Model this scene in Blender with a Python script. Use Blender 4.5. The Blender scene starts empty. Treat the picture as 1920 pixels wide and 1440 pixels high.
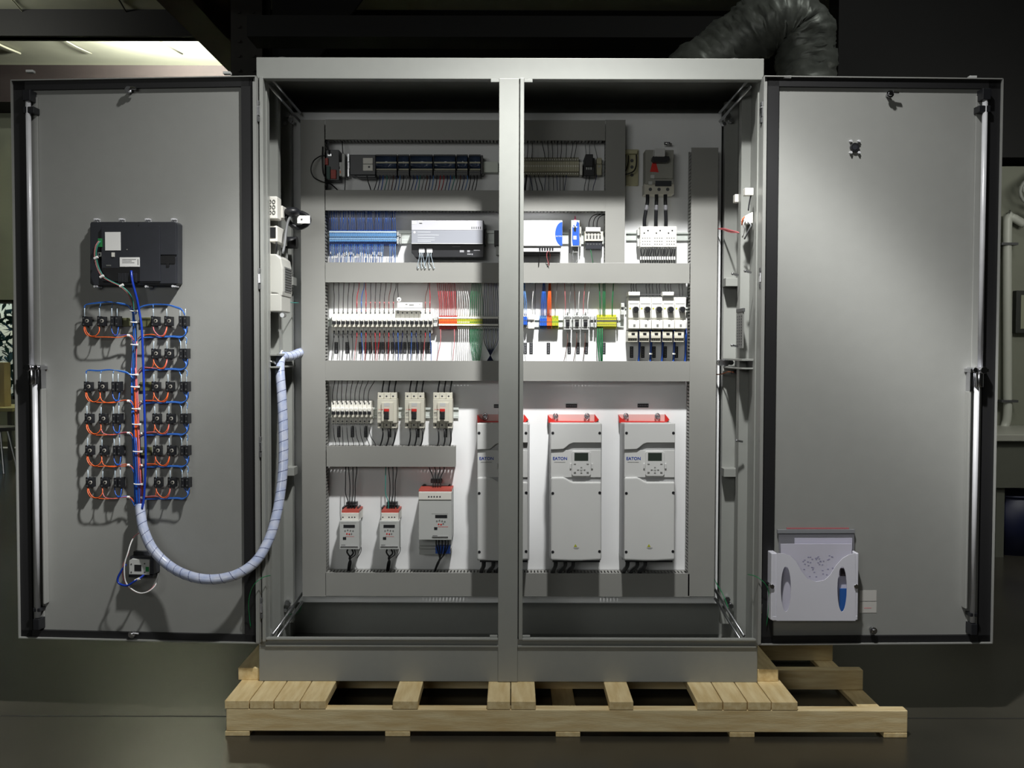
import bpy, math, random
from mathutils import Vector, Matrix, Euler
random.seed(7)
scene = bpy.context.scene
COL = scene.collection
PI = math.pi
# ---------------------------------------------------------------- camera
F, PITCH, ROLL = 1850.0, math.atan(62/1850.0), math.radians(0.15)
CAM = Vector((0.0, -3.30, 1.233))
RM = Euler((PI/2-PITCH, 0, 0)).to_matrix() @ Matrix.Rotation(ROLL, 3, 'Z')
def at(px, py, Y):
    """point of the plane y=Y that the photo shows at pixel px,py"""
    d = RM @ Vector(((px-960)/F, (720-py)/F, -1.0))
    return CAM + d*((Y-CAM.y)/d.y)
def on_floor(px, py, z=0.0):
    d = RM @ Vector(((px-960)/F, (720-py)/F, -1.0))
    return CAM + d*((z-CAM.z)/d.z)
cam = bpy.data.objects.new('camera', bpy.data.cameras.new('camera'))
COL.objects.link(cam); scene.camera = cam
cam.data.sensor_width = 36; cam.data.lens = F/1920*36
cam.data.clip_end = 200
cam.matrix_world = Matrix.Translation(CAM) @ RM.to_4x4()
# ---------------------------------------------------------------- materials
def lin(c):
    return tuple((v/12.92 if v <= .04045 else ((v+.055)/1.055)**2.4) for v in [x/255 for x in c])
MATS = {}
def mat(name, rgb, rough=.5, metal=0.0, noise=0.0, nscale=8.0, bump=0.0, bscale=200.0, alpha=1.0, trans=0.0, emit=0.0, stretch=None, coat=0.0, rgb2=None, spec=.5):
    if name in MATS: return MATS[name]
    m = bpy.data.materials.new(name); m.use_nodes = True
    nt = m.node_tree; b = nt.nodes['Principled BSDF']
    c = lin(rgb)
    b.inputs['Base Color'].default_value = (*c, 1)
    b.inputs['Roughness'].default_value = rough
    b.inputs['Metallic'].default_value = metal
    b.inputs['Specular IOR Level'].default_value = spec
    if coat: b.inputs['Coat Weight'].default_value = coat
    if trans: b.inputs['Transmission Weight'].default_value = trans
    if alpha < 1: b.inputs['Alpha'].default_value = alpha
    if emit:
        b.inputs['Emission Color'].default_value = (*c, 1); b.inputs['Emission Strength'].default_value = emit
    tc = nt.nodes.new('ShaderNodeTexCoord'); mp = nt.nodes.new('ShaderNodeMapping')
    nt.links.new(tc.outputs['Object'], mp.inputs['Vector'])
    if stretch: mp.inputs['Scale'].default_value = stretch
    if noise:
        n = nt.nodes.new('ShaderNodeTexNoise'); n.inputs['Scale'].default_value = nscale; n.inputs['Detail'].default_value = 5
        nt.links.new(mp.outputs[0], n.inputs['Vector'])
        r = nt.nodes.new('ShaderNodeValToRGB')
        c2 = lin(rgb2) if rgb2 else tuple(v*(1-noise) for v in c)
        r.color_ramp.elements[0].position = .35; r.color_ramp.elements[1].position = .68
        r.color_ramp.elements[0].color = (*c2, 1); r.color_ramp.elements[1].color = (*c, 1)
        nt.links.new(n.outputs['Fac'], r.inputs['Fac']); nt.links.new(r.outputs['Color'], b.inputs['Base Color'])
    if bump:
        n2 = nt.nodes.new('ShaderNodeTexNoise'); n2.inputs['Scale'].default_value = bscale; n2.inputs['Detail'].default_value = 3
        nt.links.new(mp.outputs[0], n2.inputs['Vector'])
        bp = nt.nodes.new('ShaderNodeBump'); bp.inputs['Strength'].default_value = bump; bp.inputs['Distance'].default_value = .002
        nt.links.new(n2.outputs['Fac'], bp.inputs['Height']); nt.links.new(bp.outputs[0], b.inputs['Normal'])
    MATS[name] = m
    return m
paint = mat('grey_enamel', (142,144,140), .38, noise=.03, nscale=30, bump=.06, bscale=350)
doorpaint = mat('door_enamel', (142,143,140), .42, noise=.03, nscale=20, bump=.08, bscale=350)
panelw = mat('white_enamel', (236,237,238), .4, noise=.02, nscale=10)
ductm = mat('duct_pvc', (142,142,138), .45, noise=.03, nscale=12)
rubber = mat('black_gasket', (22,22,24), .55, noise=.1)
zinc = mat('zinc_steel', (200,202,205), .28, 1.0, noise=.15, nscale=60)
steel = mat('bright_steel', (215,215,220), .18, 1.0, noise=.1, nscale=40)
railm = mat('din_rail_steel', (214,220,216), .35, .2, noise=.1, nscale=40)
dullzinc = mat('dull_zinc', (205,206,210), .35, .15, noise=.08, nscale=30)
blackp = mat('black_plastic', (28,29,33), .42, noise=.15, nscale=30)
darkp = mat('charcoal_plastic', (44,46,52), .4, noise=.1, nscale=30)
whitep = mat('white_plastic', (228,226,218), .4, noise=.03)
beigep = mat('beige_plastic', (205,202,188), .42, noise=.04)
greyp = mat('light_grey_plastic', (190,192,190), .42, noise=.03)
midgrey = mat('mid_grey_plastic', (120,121,118), .5, noise=.06)
dkgrey = mat('dark_grey_plastic', (78,79,80), .5, noise=.08)
redp = mat('red_plastic', (205,40,32), .4, noise=.05)
orangep = mat('orange_plastic', (222,110,45), .4, noise=.05)
yelp = mat('yellow_green_plastic', (176,180,48), .4, noise=.05)
greenp = mat('green_plastic', (40,130,70), .4, noise=.05)
bluep = mat('blue_plastic', (40,90,190), .4, noise=.05)
sky_p = mat('pale_blue_plastic', (95,150,205), .35, noise=.05)
label_w = mat('white_label', (238,238,236), .5, noise=.02)
ink = mat('dark_ink', (60,60,66), .6, noise=.02)
ink_lt = mat('light_ink', (220,222,225), .6, noise=.02)
logo_blue = mat('blue_ink', (20,60,150), .5, noise=.02)
wood = mat('pine_wood', (238,220,174), .6, noise=.3, nscale=6, rgb2=(216,190,138), stretch=(1.2,9,9), bump=.3, bscale=40)
wood_end = mat('pine_end_grain', (214,172,112), .65, noise=.3, nscale=30, rgb2=(186,140,84))
def wire_mat(n, rgb): return mat('wire_'+n, rgb, .35, noise=.04)
W = {k: wire_mat(k, v) for k, v in dict(black=(24,24,27), dark=(40,40,44), blue=(32,92,190), navy=(28,40,92), ltblue=(90,140,205), red=(190,36,48), pink=(205,110,115),
     white=(232,232,232), green=(20,120,70), orange=(228,98,42), brown=(92,48,38), grey=(120,122,124), teal=(60,150,140), purple=(92,70,140), clearw=(205,222,235)).items()}
# ---------------------------------------------------------------- mesh builder
class M:
    def __init__(s): s.v=[]; s.f=[]; s.m=[]; s.s=[]
    def add(s, vs, fs, mi=0, smooth=False):
        o=len(s.v); s.v += [Vector(v) for v in vs]
        for f in fs: s.f.append([i+o for i in f]); s.m.append(mi); s.s.append(smooth)
        return s
    def box(s, x0,x1,y0,y1,z0,z1, mi=0):
        if x0>x1: x0,x1=x1,x0
        if y0>y1: y0,y1=y1,y0
        if z0>z1: z0,z1=z1,z0
        return s.add([(x0,y0,z0),(x1,y0,z0),(x1,y1,z0),(x0,y1,z0),(x0,y0,z1),(x1,y0,z1),(x1,y1,z1),(x0,y1,z1)],
              [(0,3,2,1),(4,5,6,7),(0,1,5,4),(1,2,6,5),(2,3,7,6),(3,0,4,7)], mi)
    def prism(s, poly, y0, y1, mi=0):
        """poly in x,z"""
        n=len(poly); a=sum(poly[i][0]*poly[(i+1)%n][1]-poly[(i+1)%n][0]*poly[i][1] for i in range(n))
        if a<0: poly=poly[::-1]
        if y0>y1: y0,y1=y1,y0
        vs=[(x,y0,z) for x,z in poly]+[(x,y1,z) for x,z in poly]
        fs=[tuple(range(n)), tuple(range(2*n-1,n-1,-1))]+[(i,i+n,(i+1)%n+n,(i+1)%n) for i in range(n)]
        return s.add(vs,fs,mi)
    def ring(s, c, t, u, r, n):
        t=t.normalized(); u=(u-t*u.dot(t)).normalized(); w=t.cross(u)
        return [c+(u*math.cos(2*PI*i/n)+w*math.sin(2*PI*i/n))*r for i in range(n)], u
    def tube(s, pts, r, n=6, mi=0, cap=True):
        pts=[Vector(p) for p in pts]; vs=[]; u=None; k=len(pts)
        rr=r if callable(r) else (lambda q: r)
        for i,p in enumerate(pts):
            t=(pts[min(i+1,k-1)]-pts[max(i-1,0)])
            if t.length<1e-9: t=Vector((0,0,1))
            if u is None:
                u=Vector((1,0,0)) if abs(t.normalized().x)<.9 else Vector((0,1,0))
            ring,u=s.ring(p,t,u,rr(i/max(1,k-1)),n); vs+=ring
        fs=[(i*n+j,i*n+(j+1)%n,(i+1)*n+(j+1)%n,(i+1)*n+j) for i in range(k-1) for j in range(n)]
        if cap: fs+=[tuple(range(n-1,-1,-1)), tuple(range((k-1)*n,k*n))]
        return s.add(vs,fs,mi,True)
    def cyl(s, p0, p1, r, r1=None, n=14, mi=0, smooth=False):
        p0=Vector(p0); p1=Vector(p1); r1=r if r1 is None else r1
        o=len(s.f); s.tube([p0,p1], lambda q: r+(r1-r)*q, n, mi)
        if n<10 and not smooth:
            for i in range(o,len(s.f)): s.s[i]=False
        else:
            for i in (-1,-2): s.s[i]=False
        return s
    def ball(s, c, r, n=10, mi=0, sc=(1,1,1)):
        c=Vector(c); vs=[]; k=n//2
        for i in range(k+1):
            a=PI*i/k
            for j in range(n):
                b=2*PI*j/n
                vs.append(c+Vector((r*sc[0]*math.sin(a)*math.cos(b), r*sc[1]*math.sin(a)*math.sin(b), r*sc[2]*math.cos(a))))
        fs=[(i*n+j,(i+1)*n+j,(i+1)*n+(j+1)%n,i*n+(j+1)%n) for i in range(k) for j in range(n)]
        return s.add(vs,fs,mi,True)
    # boxes and discs given by photo pixels of a front face lying in plane y=yf
    def pb(s, px0,py0,px1,py1, yf, yb, mi=0):
        mx,my=(px0+px1)/2,(py0+py1)/2
        return s.box(at(px0,my,yf).x, at(px1,my,yf).x, yf, yb, at(mx,py1,yf).z, at(mx,py0,yf).z, mi)
    def pdisc(s, px,py,rpx, yf, yb, n=12, mi=0):
        c=at(px,py,yf); r=rpx*(yf-CAM.y)/F
        return s.cyl((c.x,yf,c.z),(c.x,yb,c.z), r, n=n, mi=mi)
    def pprism(s, pts, yf, yb, mi=0):
        q=[at(a,b,yf) for a,b in pts]
        return s.prism([(p.x,p.z) for p in q], yf, yb, mi)
    def obj(s, name, mats, parent=None, bevel=0, label=None, smooth_all=False, seg=2, xf=None):
        o0 = ORG.get(parent.name, Vector((0,0,0))) if parent else Vector((0,0,0))
        if xf: vs=[xf@v for v in s.v]
        else: vs=s.v
        if not parent:
            lo=[min(v[i] for v in vs) for i in range(3)]; hi=[max(v[i] for v in vs) for i in range(3)]
            o0=Vector(((lo[0]+hi[0])/2,(lo[1]+hi[1])/2,lo[2]))
        me=bpy.data.meshes.new(name); me.from_pydata([v-o0 for v in vs],[],s.f)
        mats=mats if isinstance(mats,(list,tuple)) else [mats]
        for m in mats: me.materials.append(m)
        me.polygons.foreach_set('material_index', s.m)
        me.polygons.foreach_set('use_smooth', [bool(q or smooth_all) for q in s.s])
        me.update()
        o=bpy.data.objects.new(name, me); COL.objects.link(o)
        if parent: o.parent=parent
        else: o.location=o0
        ORG[o.name]=o0
        if bevel:
            b=o.modifiers.new('Bevel','BEVEL'); b.width=bevel; b.segments=seg; b.limit_method='ANGLE'; b.angle_limit=math.radians(40)
        if label: o['label']=label
        return o
ORG={}
def tag(o, label=None, cat=None, group=None, kind=None):
    if label: o['label']=label
    if cat: o['category']=cat
    if group: o['group']=group
    if kind: o['kind']=kind
    return o
def thing(name, label, cat, loc, group=None):
    o=bpy.data.objects.new(name, None); COL.objects.link(o); o.location=Vector(loc); o.empty_display_size=.02
    ORG[o.name]=Vector(loc)
    return tag(o,label,cat,group)
def dup(o, delta, label=None, parent=None):
    c=o.copy(); COL.objects.link(c)
    if parent is None:
        c.location=o.location+Vector(delta); ORG[c.name]=ORG[o.name]+Vector(delta)
        if label: c['label']=label
    else:
        c.parent=parent; ORG[c.name]=ORG[parent.name]
    for ch in list(o.children): dup(ch,(0,0,0),None,c)
    return c
def pdelta(px0,py0,px1,py1,Y): return at(px1,py1,Y)-at(px0,py0,Y)
def smoothpath(pts, k=5):
    pts=[Vector(p) for p in pts]
    if len(pts)<3: return pts
    P_=[pts[0]*2-pts[1]]+pts+[pts[-1]*2-pts[-2]]; out=[]
    for i in range(1,len(P_)-2):
        a,b,c,d=P_[i-1:i+3]
        for j in range(k):
            t=j/k
            out.append(.5*((2*b)+(c-a)*t+(2*a-5*b+4*c-d)*t*t+(3*b-a-3*c+d)*t**3))
    out.append(pts[-1]); return out
def pp(pts):
    """photo pixels with the depth of each point -> world"""
    return [at(*p) for p in pts]
class Batch:
    def __init__(s): s.m=M(); s.mats=[]
    def idx(s,mt):
        if mt not in s.mats: s.mats.append(mt)
        return s.mats.index(mt)
    def tube(s,path,r,n,mt): s.m.tube(path,r,n,s.idx(mt))
    def build(s,name,label,cat): return tag(s.m.obj(name,s.mats),label,cat,kind='stuff')
def wire(pts, col, label, group, r=.0012, name='wire', cat='wire', k=4, n=5, ferr=None, parent=None, batch=None):
    m=M(); path=smoothpath(pp(pts),k)
    if batch: batch.tube(path,r,n,W[col] if isinstance(col,str) else col); return
    m.tube(path, r, n)
    mats=[W[col] if isinstance(col,str) else col]
    if ferr:
        for f in ferr:
            i=0 if f=='a' else len(path)-1; j=2 if f=='a' else len(path)-3
            m.tube([path[i],path[j]], r*1.5, n, 1)
        mats.append(label_w)
    o=m.obj(name, mats, parent)
    if not parent: tag(o,label,cat,group)
    return o
def text(s, c, size, mt, parent, name='lettering', yoff=0, align='CENTER', bold=0.0, rotx=PI/2, ext=.0003):
    cu=bpy.data.curves.new(name,'FONT'); cu.body=s; cu.size=size; cu.align_x=align; cu.align_y='CENTER'; cu.extrude=ext; cu.offset=bold
    cu.materials.append(mt); cu.resolution_u=3
    o=bpy.data.objects.new(name,cu); COL.objects.link(o); o.parent=parent
    o.location=Vector(c)-ORG[parent.name]; o.rotation_euler=(rotx,0,0)
    bpy.context.view_layer.update()
    me=bpy.data.meshes.new_from_object(o.evaluated_get(bpy.context.evaluated_depsgraph_get()))
    q=bpy.data.objects.new(name,me); q.parent=parent; q.location=o.location; q.rotation_euler=o.rotation_euler; COL.objects.link(q)
    bpy.data.objects.remove(o); 
    ORG[q.name]=ORG[parent.name]
    return q
P=0.40     # surface of the mounting panel
FD=P-.075  # face of the wiring ducts
def spot(name,loc,target,power,angle,blend,rad,color=(1,1,1)):
    l=bpy.data.lights.new(name,'SPOT'); l.energy=power; l.spot_size=math.radians(angle); l.spot_blend=blend; l.shadow_soft_size=rad; l.color=color
    o=bpy.data.objects.new(name,l); COL.objects.link(o); o.location=loc
    o.rotation_euler=(Vector(target)-Vector(loc)).to_track_quat('-Z','Y').to_euler(); return o
def area(name,loc,target,power,sx,sy,color=(1,1,1)):
    l=bpy.data.lights.new(name,'AREA'); l.shape='RECTANGLE'; l.size=sx; l.size_y=sy; l.energy=power; l.color=color
    o=bpy.data.objects.new(name,l); COL.objects.link(o); o.location=loc
    o.rotation_euler=(Vector(target)-Vector(loc)).to_track_quat('-Z','Y').to_euler(); return o
# ---------------------------------------------------------------- enclosure
enc=thing('control_cabinet','tall grey two-door steel control cabinet standing open on a pine pallet','cabinet',(0,0.25,.115))
XL,XR=at(482,640,0).x, at(1427,640,0).x        # outer sides
hx0,hx1=at(481,128,0).x, at(1432,128,0).x
ztop=at(955,109,0).z; zhead=at(955,149,0).z; zsill=at(955,1197,0).z; zbot=.115
ox0,ox1=at(497,640,0).x, at(1422,640,0).x
mx0,mx1=at(935,640,0).x, at(972,640,0).x
D_=.56
m=M()
m.box(hx0,hx1,-.004,.03,zhead,ztop)
m.obj('header',paint,enc,.002)
m=M(); m.box(XL,XR,0,.03,zbot,zsill-.03); m.box(ox0-.004,mx0+.002,-.006,.03,zsill-.03,zsill-.022); m.box(mx1,ox1+.004,-.006,.03,zsill-.03,zsill-.022)
m.box(XL,XR,0.001,.03,zsill-.03,zsill-.004)
m.obj('plinth',paint,enc,.002)
m=M()
for a,b in ((ox0,mx0),(mx1+.016,ox1)):
    m.box(a,b,-.014,-.002,zsill-.004,zsill+.003)
    m.box(a,b,-.002,.02,zsill-.008,zsill-.001)
m.obj('sill_flange',paint,enc,.0015)
m=M(); m.box(ox0-.012,ox0,-.012,.03,zsill-.01,zhead+.004); m.box(ox0-.021,ox0-.012,-.002,.02,zsill,zhead)
m.obj('door_jamb',paint,enc,.0015)
m=M(); m.box(ox1,ox1+.012,-.012,.03,zsill-.01,zhead+.004); m.box(ox1+.012,ox1+.021,-.002,.02,zsill,zhead)
m.obj('door_jamb',paint,enc,.0015)
m=M(); m.box(mx0,mx1,-.006,.035,zbot+.002,zhead+.002); m.box(mx1+.0035,mx1+.0165,-.012,.035,zsill-.002,zhead+.002); m.box(mx0+.01,mx1+.006,.01,.034,zsill,zhead)
for x in (mx0-.028,mx1+.0165):
    m.box(x,x+.028,-.004,.01,zhead-.010,zhead+.002); m.box(x,x+.026,-.004,.01,zsill-.002,zsill+.010)
m.obj('mullion',paint,enc,.0015)
T=.003
m=M(); m.box(XL,XL+T,.03,D_,zbot,ztop); m.box(ox0-.012,ox0+.004,.028,.06,zbot,ztop)
m.box(XL+T,XL+.035,.16,.20,zbot+.1,ztop-.05); m.box(XL+T,XL+.036,.36,.388,zbot+.1,ztop-.05)
m.obj('side_panel',paint,enc)
m=M(); m.box(XR-T,XR,.03,D_,zbot,ztop); m.box(ox1-.004,ox1+.012,.028,.06,zbot,ztop)
m.box(XR-.035,XR-T,.16,.20,zbot+.1,ztop-.05); m.box(XR-.05,XR-T,.36,.388,zbot+.1,ztop-.05)
m.obj('side_panel',paint,enc)
m=M(); m.box(XL+T,XR-T,D_-T,D_,zbot,ztop); m.obj('back_panel',paint,enc)
m=M(); m.box(XL,XR,.03,D_,ztop-T,ztop); m.obj('roof_panel',paint,enc)
m=M(); m.box(XL+T,XR-T,.031,D_-T,zbot,zbot+.003); m.obj('bottom_panel',paint,enc)
# horizontal side rails (struts), left and right
for sx,xw in ((1,XL+T),(-1,XR-T)):
    for py,h in ((878,14),(520,14)):
        z=at(960,py,.3).z
        m=M(); m.box(xw+sx*.002,xw+sx*.052,.30,.36,z-.03,z); m.obj('side_strut',paint,enc,.001)
# corner braces of the frame, from the front corners back to the panel
for (x0,z0,x1,z1) in ((XL+.035,zsill-.02,XL+.07,at(545,1118,.38).z),(XR-.035,zsill-.02,XR-.07,at(1360,1112,.38).z),
                      (XL+.03,zhead+.01,XL+.07,at(545,222,.38).z),(XR-.03,zhead+.01,XR-.07,at(1360,222,.38).z)):
    m=M(); a=Vector((x0,.05,z0)); b=Vector((x1,.36,z1))
    for dz in (-.016,.016):
        m.tube([a+Vector((0,0,dz)),b+Vector((0,0,dz))],.006,4)
    m.obj('corner_brace',zinc,enc)
for px,py in ((529,104),(1377,108)):
    c=at(px,py+6,.05); m=M()
    ring=[Vector((c.x+.026*math.cos(a),.05,ztop-.008+.021*math.sin(a))) for a in [2*PI*i/20 for i in range(21)]]
    m.tube(ring,.005,8,cap=False); m.cyl((c.x,.05,ztop-.001),(c.x,.05,ztop+.004),.012)
    m.obj('lifting_eye',zinc,enc)
# hinges on both jambs
def hinge(px,py):
    c=at(px,py,-.015); m=M()
    m.cyl((c.x,-.018,c.z-.035),(c.x,-.018,c.z+.035),.0055,n=10,mi=1)
    m.box(c.x-.007,c.x+.007,-.024,-.004,c.z-.014,c.z+.016,0)
    m.box(c.x-.006,c.x+.006,-.022,-.004,c.z-.034,c.z-.019,1); m.box(c.x-.006,c.x+.006,-.022,-.004,c.z+.021,c.z+.034,1)
    m.obj('hinge',[steel,dkgrey],enc,.001)
for y in (209,523,838,1140): hinge(482+y*.006,y)
for y in (211,521,832,1140): hinge(1431-y*.006,y)
# panel brackets near the panel corners
for px,py in ((541,217),(541,1128),(1362,217),(1362,1122)):
    c=at(px,py,.36); m=M(); m.cyl((c.x,.34,c.z),(c.x,.39,c.z),.011,n=6); m.cyl((c.x+.012,.33,c.z-.022),(c.x+.012,.37,c.z-.022),.009,n=10); m.cyl((c.x-.01,.35,c.z-.03),(c.x-.01,.37,c.z-.03),.007,n=8)
    m.obj('frame_bolt',steel,enc)
# ---------------------------------------------------------------- doors
def build_door(side):
    # side -1: left door hinged at its right edge ; +1: right door
    hp=(487 if side<0 else 1423)
    hx=at(hp,672,-.01).x
    ang=math.radians(4.0 if side<0 else 1.8)*(1 if side<0 else -1)
    w=.836 if side<0 else .798
    zt=at(480 if side<0 else 1430,149,0).z; zb=at(490,1202,0).z
    d=thing('cabinet_door',None,None,(0,0,0))
    # door is modelled flat in plane y=0 (inner skin), free edge away from x=0, then turned about the hinge
    T=Matrix.Translation((hx,-.012,0))@Matrix.Rotation(-ang if side<0 else -ang,4,'Z')
    s=side
    def X(a): return s*a   # a: distance from the hinge edge
    return d,T,X,zt,zb,w
def finish_door(side):
    d,T,X,zt,zb,w=build_door(side)
    d.parent=enc; d.location=(0,0,0); ORG[d.name]=ORG[enc.name]
    k=dict(parent=d, xf=T)
    zt_=zt+.004
    m=M(); m.box(X(0),X(w),.0,.002,zb,zt_); m.obj('door_skin',doorpaint,**k)
    lp=M()
    for (a,b,c,e) in ((X(0),X(w),zt_-.0035,zt_),(X(0),X(w),zb,zb+.0035),(X(0),X(.003),zb,zt_),(X(w-.0035),X(w),zb,zt_)):
        lp.box(a,b,-.022,.0,c,e)
    lp.box(X(.003),X(.010),-.024,-.020,zb+.004,zt_-.02)
    lp.obj('door_flange',doorpaint,**k)
    g=M(); e=.022; gw=.028
    g.box(X(.016),X(w-.004),-.012,0,zt_-.004-gw,zt_-.004); g.box(X(.016),X(w-.004),-.012,0,zb+.004,zb+.004+gw*.8)
    g.box(X(.016),X(.016+.037),-.012,0,zb+.004,zt_-.004); g.box(X(w-.004),X(w-.004-.040),-.012,0,zb+.004,zt_-.004)
    g.obj('door_gasket',rubber,**k)
    # stiffening channel along the free edge
    m=M(); xa=w-.048; zc=at(40,690,-.03).z
    m.box(X(xa),X(xa-.035),-.006,0,zb+.06,zt_-.055); m.obj('edge_stiffener',doorpaint,bevel=.002,**k)
    m=M(); xr=w-.064
    m.cyl((X(xr),-.028,zc),(X(xr),-.028,zt_-.075),.0085,n=12); m.cyl((X(xr-.010),-.028,zb+.075),(X(xr-.010),-.028,zc-.03),.0085,n=12)
    m.obj('locking_rod',dullzinc,label='long zinc locking rod',**k)
    m=M()
    for q in ((xr-.014,xr+.014,.040,zt_-.075,zt_-.038),(xr-.024,xr+.016,.036,zt_-.115,zt_-.093),(xr-.022,xr+.004,.036,zb+.095,zb+.108),(xr-.020,xr+.002,.040,zb+.034,zb+.072)):
        m=M(); m.box(X(q[0]),X(q[1]),-q[2],0,q[3],q[4]); m.obj('rod_guide',blackp,bevel=.002,**k)
    m=M()
    m.box(X(xr-.040),X(xr+.022),-.044,-.0,zc-.006,zc+.006); m.cyl((X(xr-.026),-.050,zc+.002),(X(xr-.026),-.0,zc+.002),.008); m.cyl((X(xr+.0),-.056,zc+.001),(X(xr+.0),-.0,zc+.001),.012)
    m.cyl((X(xr-.006),-.034,zc-.055),(X(xr-.006),-.034,zc-.006),.014,n=12); m.box(X(xr-.034),X(xr-.02),-.03,0,zc-.07,zc-.006)
    m.obj('latch_mechanism',steel,bevel=.001,**k)
    # wide round edge channel below the latch
    m=M(); m.box(X(xr-.035),X(xr-.028),-.028,0,zb+.12,zc-.07); m.obj('latch_channel',doorpaint,bevel=.002,**k)
    return d,T
doorL,TL=finish_door(-1); doorR,TR=finish_door(1)
def dl(px,py,off,side=-1):
    """point at pixel px,py lying `off` in front of the inner skin of a door"""
    T=TL if side<0 else TR
    n=(T.to_3x3()@Vector((0,-1,0))); p0=T@Vector((0,0,0))+n*off
    d=RM@Vector(((px-960)/F,(720-py)/F,-1.0))
    return CAM+d*((p0-CAM).dot(n)/d.dot(n))
def DY(px,py,off,side=-1): return dl(px,py,off,side).y
for sd,d_,pts in ((-1,doorL,((246,172),(252,1186))),(1,doorR,((1664,180),(1633,1179)))):
    for px,py in pts:
        c=dl(px,py,.0,sd); m=M(); m.cyl(c,c+Vector((0,-.035,0)),.007,n=10); m.cyl(c+Vector((0,-.022,0)),c+Vector((0,-.026,0)),.012,n=12)
        if py<400 or sd<0: m.cyl(c+Vector((.008,-.028,.006)),c+Vector((.026,-.028,.004)),.005,n=8)
        m.obj('latch_stud',steel,d_)
for sd,d_,xs in ((-1,doorL,(60,428)),(1,doorR,(1474,1820))):
    for px in xs:
        c=dl(px,136 if sd<0 and px<100 else (139 if sd<0 else 147),.0,sd); m=M(); m.box(c.x-.012,c.x+.012,c.y-.02,c.y,c.z-.004,c.z+.004); m.obj('door_bumper',greyp,d_,.001)
# ---------------------------------------------------------------- mounting panel
pnl=M(); xa,xb=at(547.5,640,P).x, at(1350,640,P).x; za,zb_=at(955,1131,P).z, at(955,211,P).z
pnl.box(xa,xb,P,P+.004,za,zb_); pnl.box(xa,xa+.003,P,P+.02,za,zb_); pnl.box(xb-.003,xb,P,P+.02,za,zb_)
pnl.box(xa,xb,P,P+.02,za,za+.003); pnl.box(xa,xb,P,P+.02,zb_-.003,zb_)
pn=pnl.obj('mounting_panel',panelw,enc,bevel=.001,label='large white steel mounting panel')
# ---------------------------------------------------------------- wiring ducts
def duct(px0,py0,px1,py1,label,slots=(1,1),mid=None):
    a=at(px0,(py0+py1)/2,FD); b=at(px1,(py0+py1)/2,FD); x0,x1=a.x,b.x
    z1=at((px0+px1)/2,py0,FD).z; z0=at((px0+px1)/2,py1,FD).z
    t=thing('wiring_duct',label,'wiring duct',((x0+x1)/2,P,z0),'slotted grey wiring ducts on the panel')
    m=M(); m.box(x0,x1,FD,FD+.003,z0,z1); 
    m.box(x0-.0006,x1+.0006,FD-.0002,FD+.010,z0-.0006,z0+.0012); m.box(x0-.0006,x1+.0006,FD-.0002,FD+.010,z1-.0012,z1+.0006)
    m.obj('cover',ductm,t,.0008)
    m=M(); m.box(x0+.002,x1-.002,P-.003,P,z0+.002,z1-.002)
    pitch=.0125; w=.0085; yb=P-.014
    if x1-x0>z1-z0:
        for zz in (z0+.002,z1-.0035):
            m.box(x0+.002,x1-.002,yb,P,zz,zz+.0015)
            n=int((x1-x0)/pitch)
            for i in range(n): m.box(x0+.002+i*pitch,x0+.002+i*pitch+w,FD+.003,yb,zz,zz+.0015)
    else:
        for xx in (x0+.002,x1-.0035):
            m.box(xx,xx+.0015,yb,P,z0+.002,z1-.002)
            n=int((z1-z0)/pitch)
            for i in range(n): m.box(xx,xx+.0015,FD+.003,yb,z0+.002+i*pitch,z0+.002+i*pitch+w)
    m.obj('slotted_sidewalls',ductm,t)
    return t
duct(565,225,610,1118,'full-height grey wiring duct down the left edge of the panel')
duct(610,225,1135,262,'topmost horizontal grey wiring duct, above the black controller')
duct(1135,225,1172,493,'short vertical grey wiring duct between the top rails and the main disconnect switch')
duct(610,357,1135,395,'second horizontal grey wiring duct, under the black controller')
duct(610,493,1293,530,'horizontal grey wiring duct under the power supplies, reaching the right vertical duct')
duct(1293,277,1343,1118,'tall grey wiring duct down the right edge of the panel')
duct(610,677,1293,714,'horizontal grey wiring duct above the moulded case breakers and drives')
duct(612,837,854,875,'short horizontal grey wiring duct between the breakers and the small drives')
duct(610,1075,1293,1118,'lowest horizontal grey wiring duct, under the drives')
# ---------------------------------------------------------------- DIN rails
def rail(px0,px1,py0,py1,label):
    m=M(); y=P-.0075; 
    x0=at(px0,py0,y).x; x1=at(px1,py0,y).x; z1=at((px0+px1)/2,py0,y).z; z0=at((px0+px1)/2,py1,y).z; h=z1-z0
    m.box(x0,x1,y,y+.001,z1-h*.22,z1); m.box(x0,x1,y,y+.001,z0,z0+h*.22)
    m.box(x0,x1,y,P-.001,z1-h*.22,z1-h*.22+.001); m.box(x0,x1,y,P-.001,z0+h*.22-.001,z0+h*.22); m.box(x0,x1,P-.002,P,z0+h*.2,z1-h*.2)
    tag(m.obj('mounting_rail',railm,bevel=.0003),label,'mounting rail','metal mounting rails on the panel')
rail(640,1132,303,323,'metal mounting rail carrying the black controller, bare end near the centre post')
rail(613,1132,432,457,'metal mounting rail behind the grey and white power supplies')
rail(1174,1291,435,451,'short metal mounting rail behind the three white power blocks')
rail(613,1170,597,613,'metal mounting rail behind the coloured terminal blocks')
rail(1172,1291,576,590,'short metal mounting rail behind the five motor starters')
rail(613,860,764,784,'metal mounting rail behind the moulded case breakers')
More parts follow.
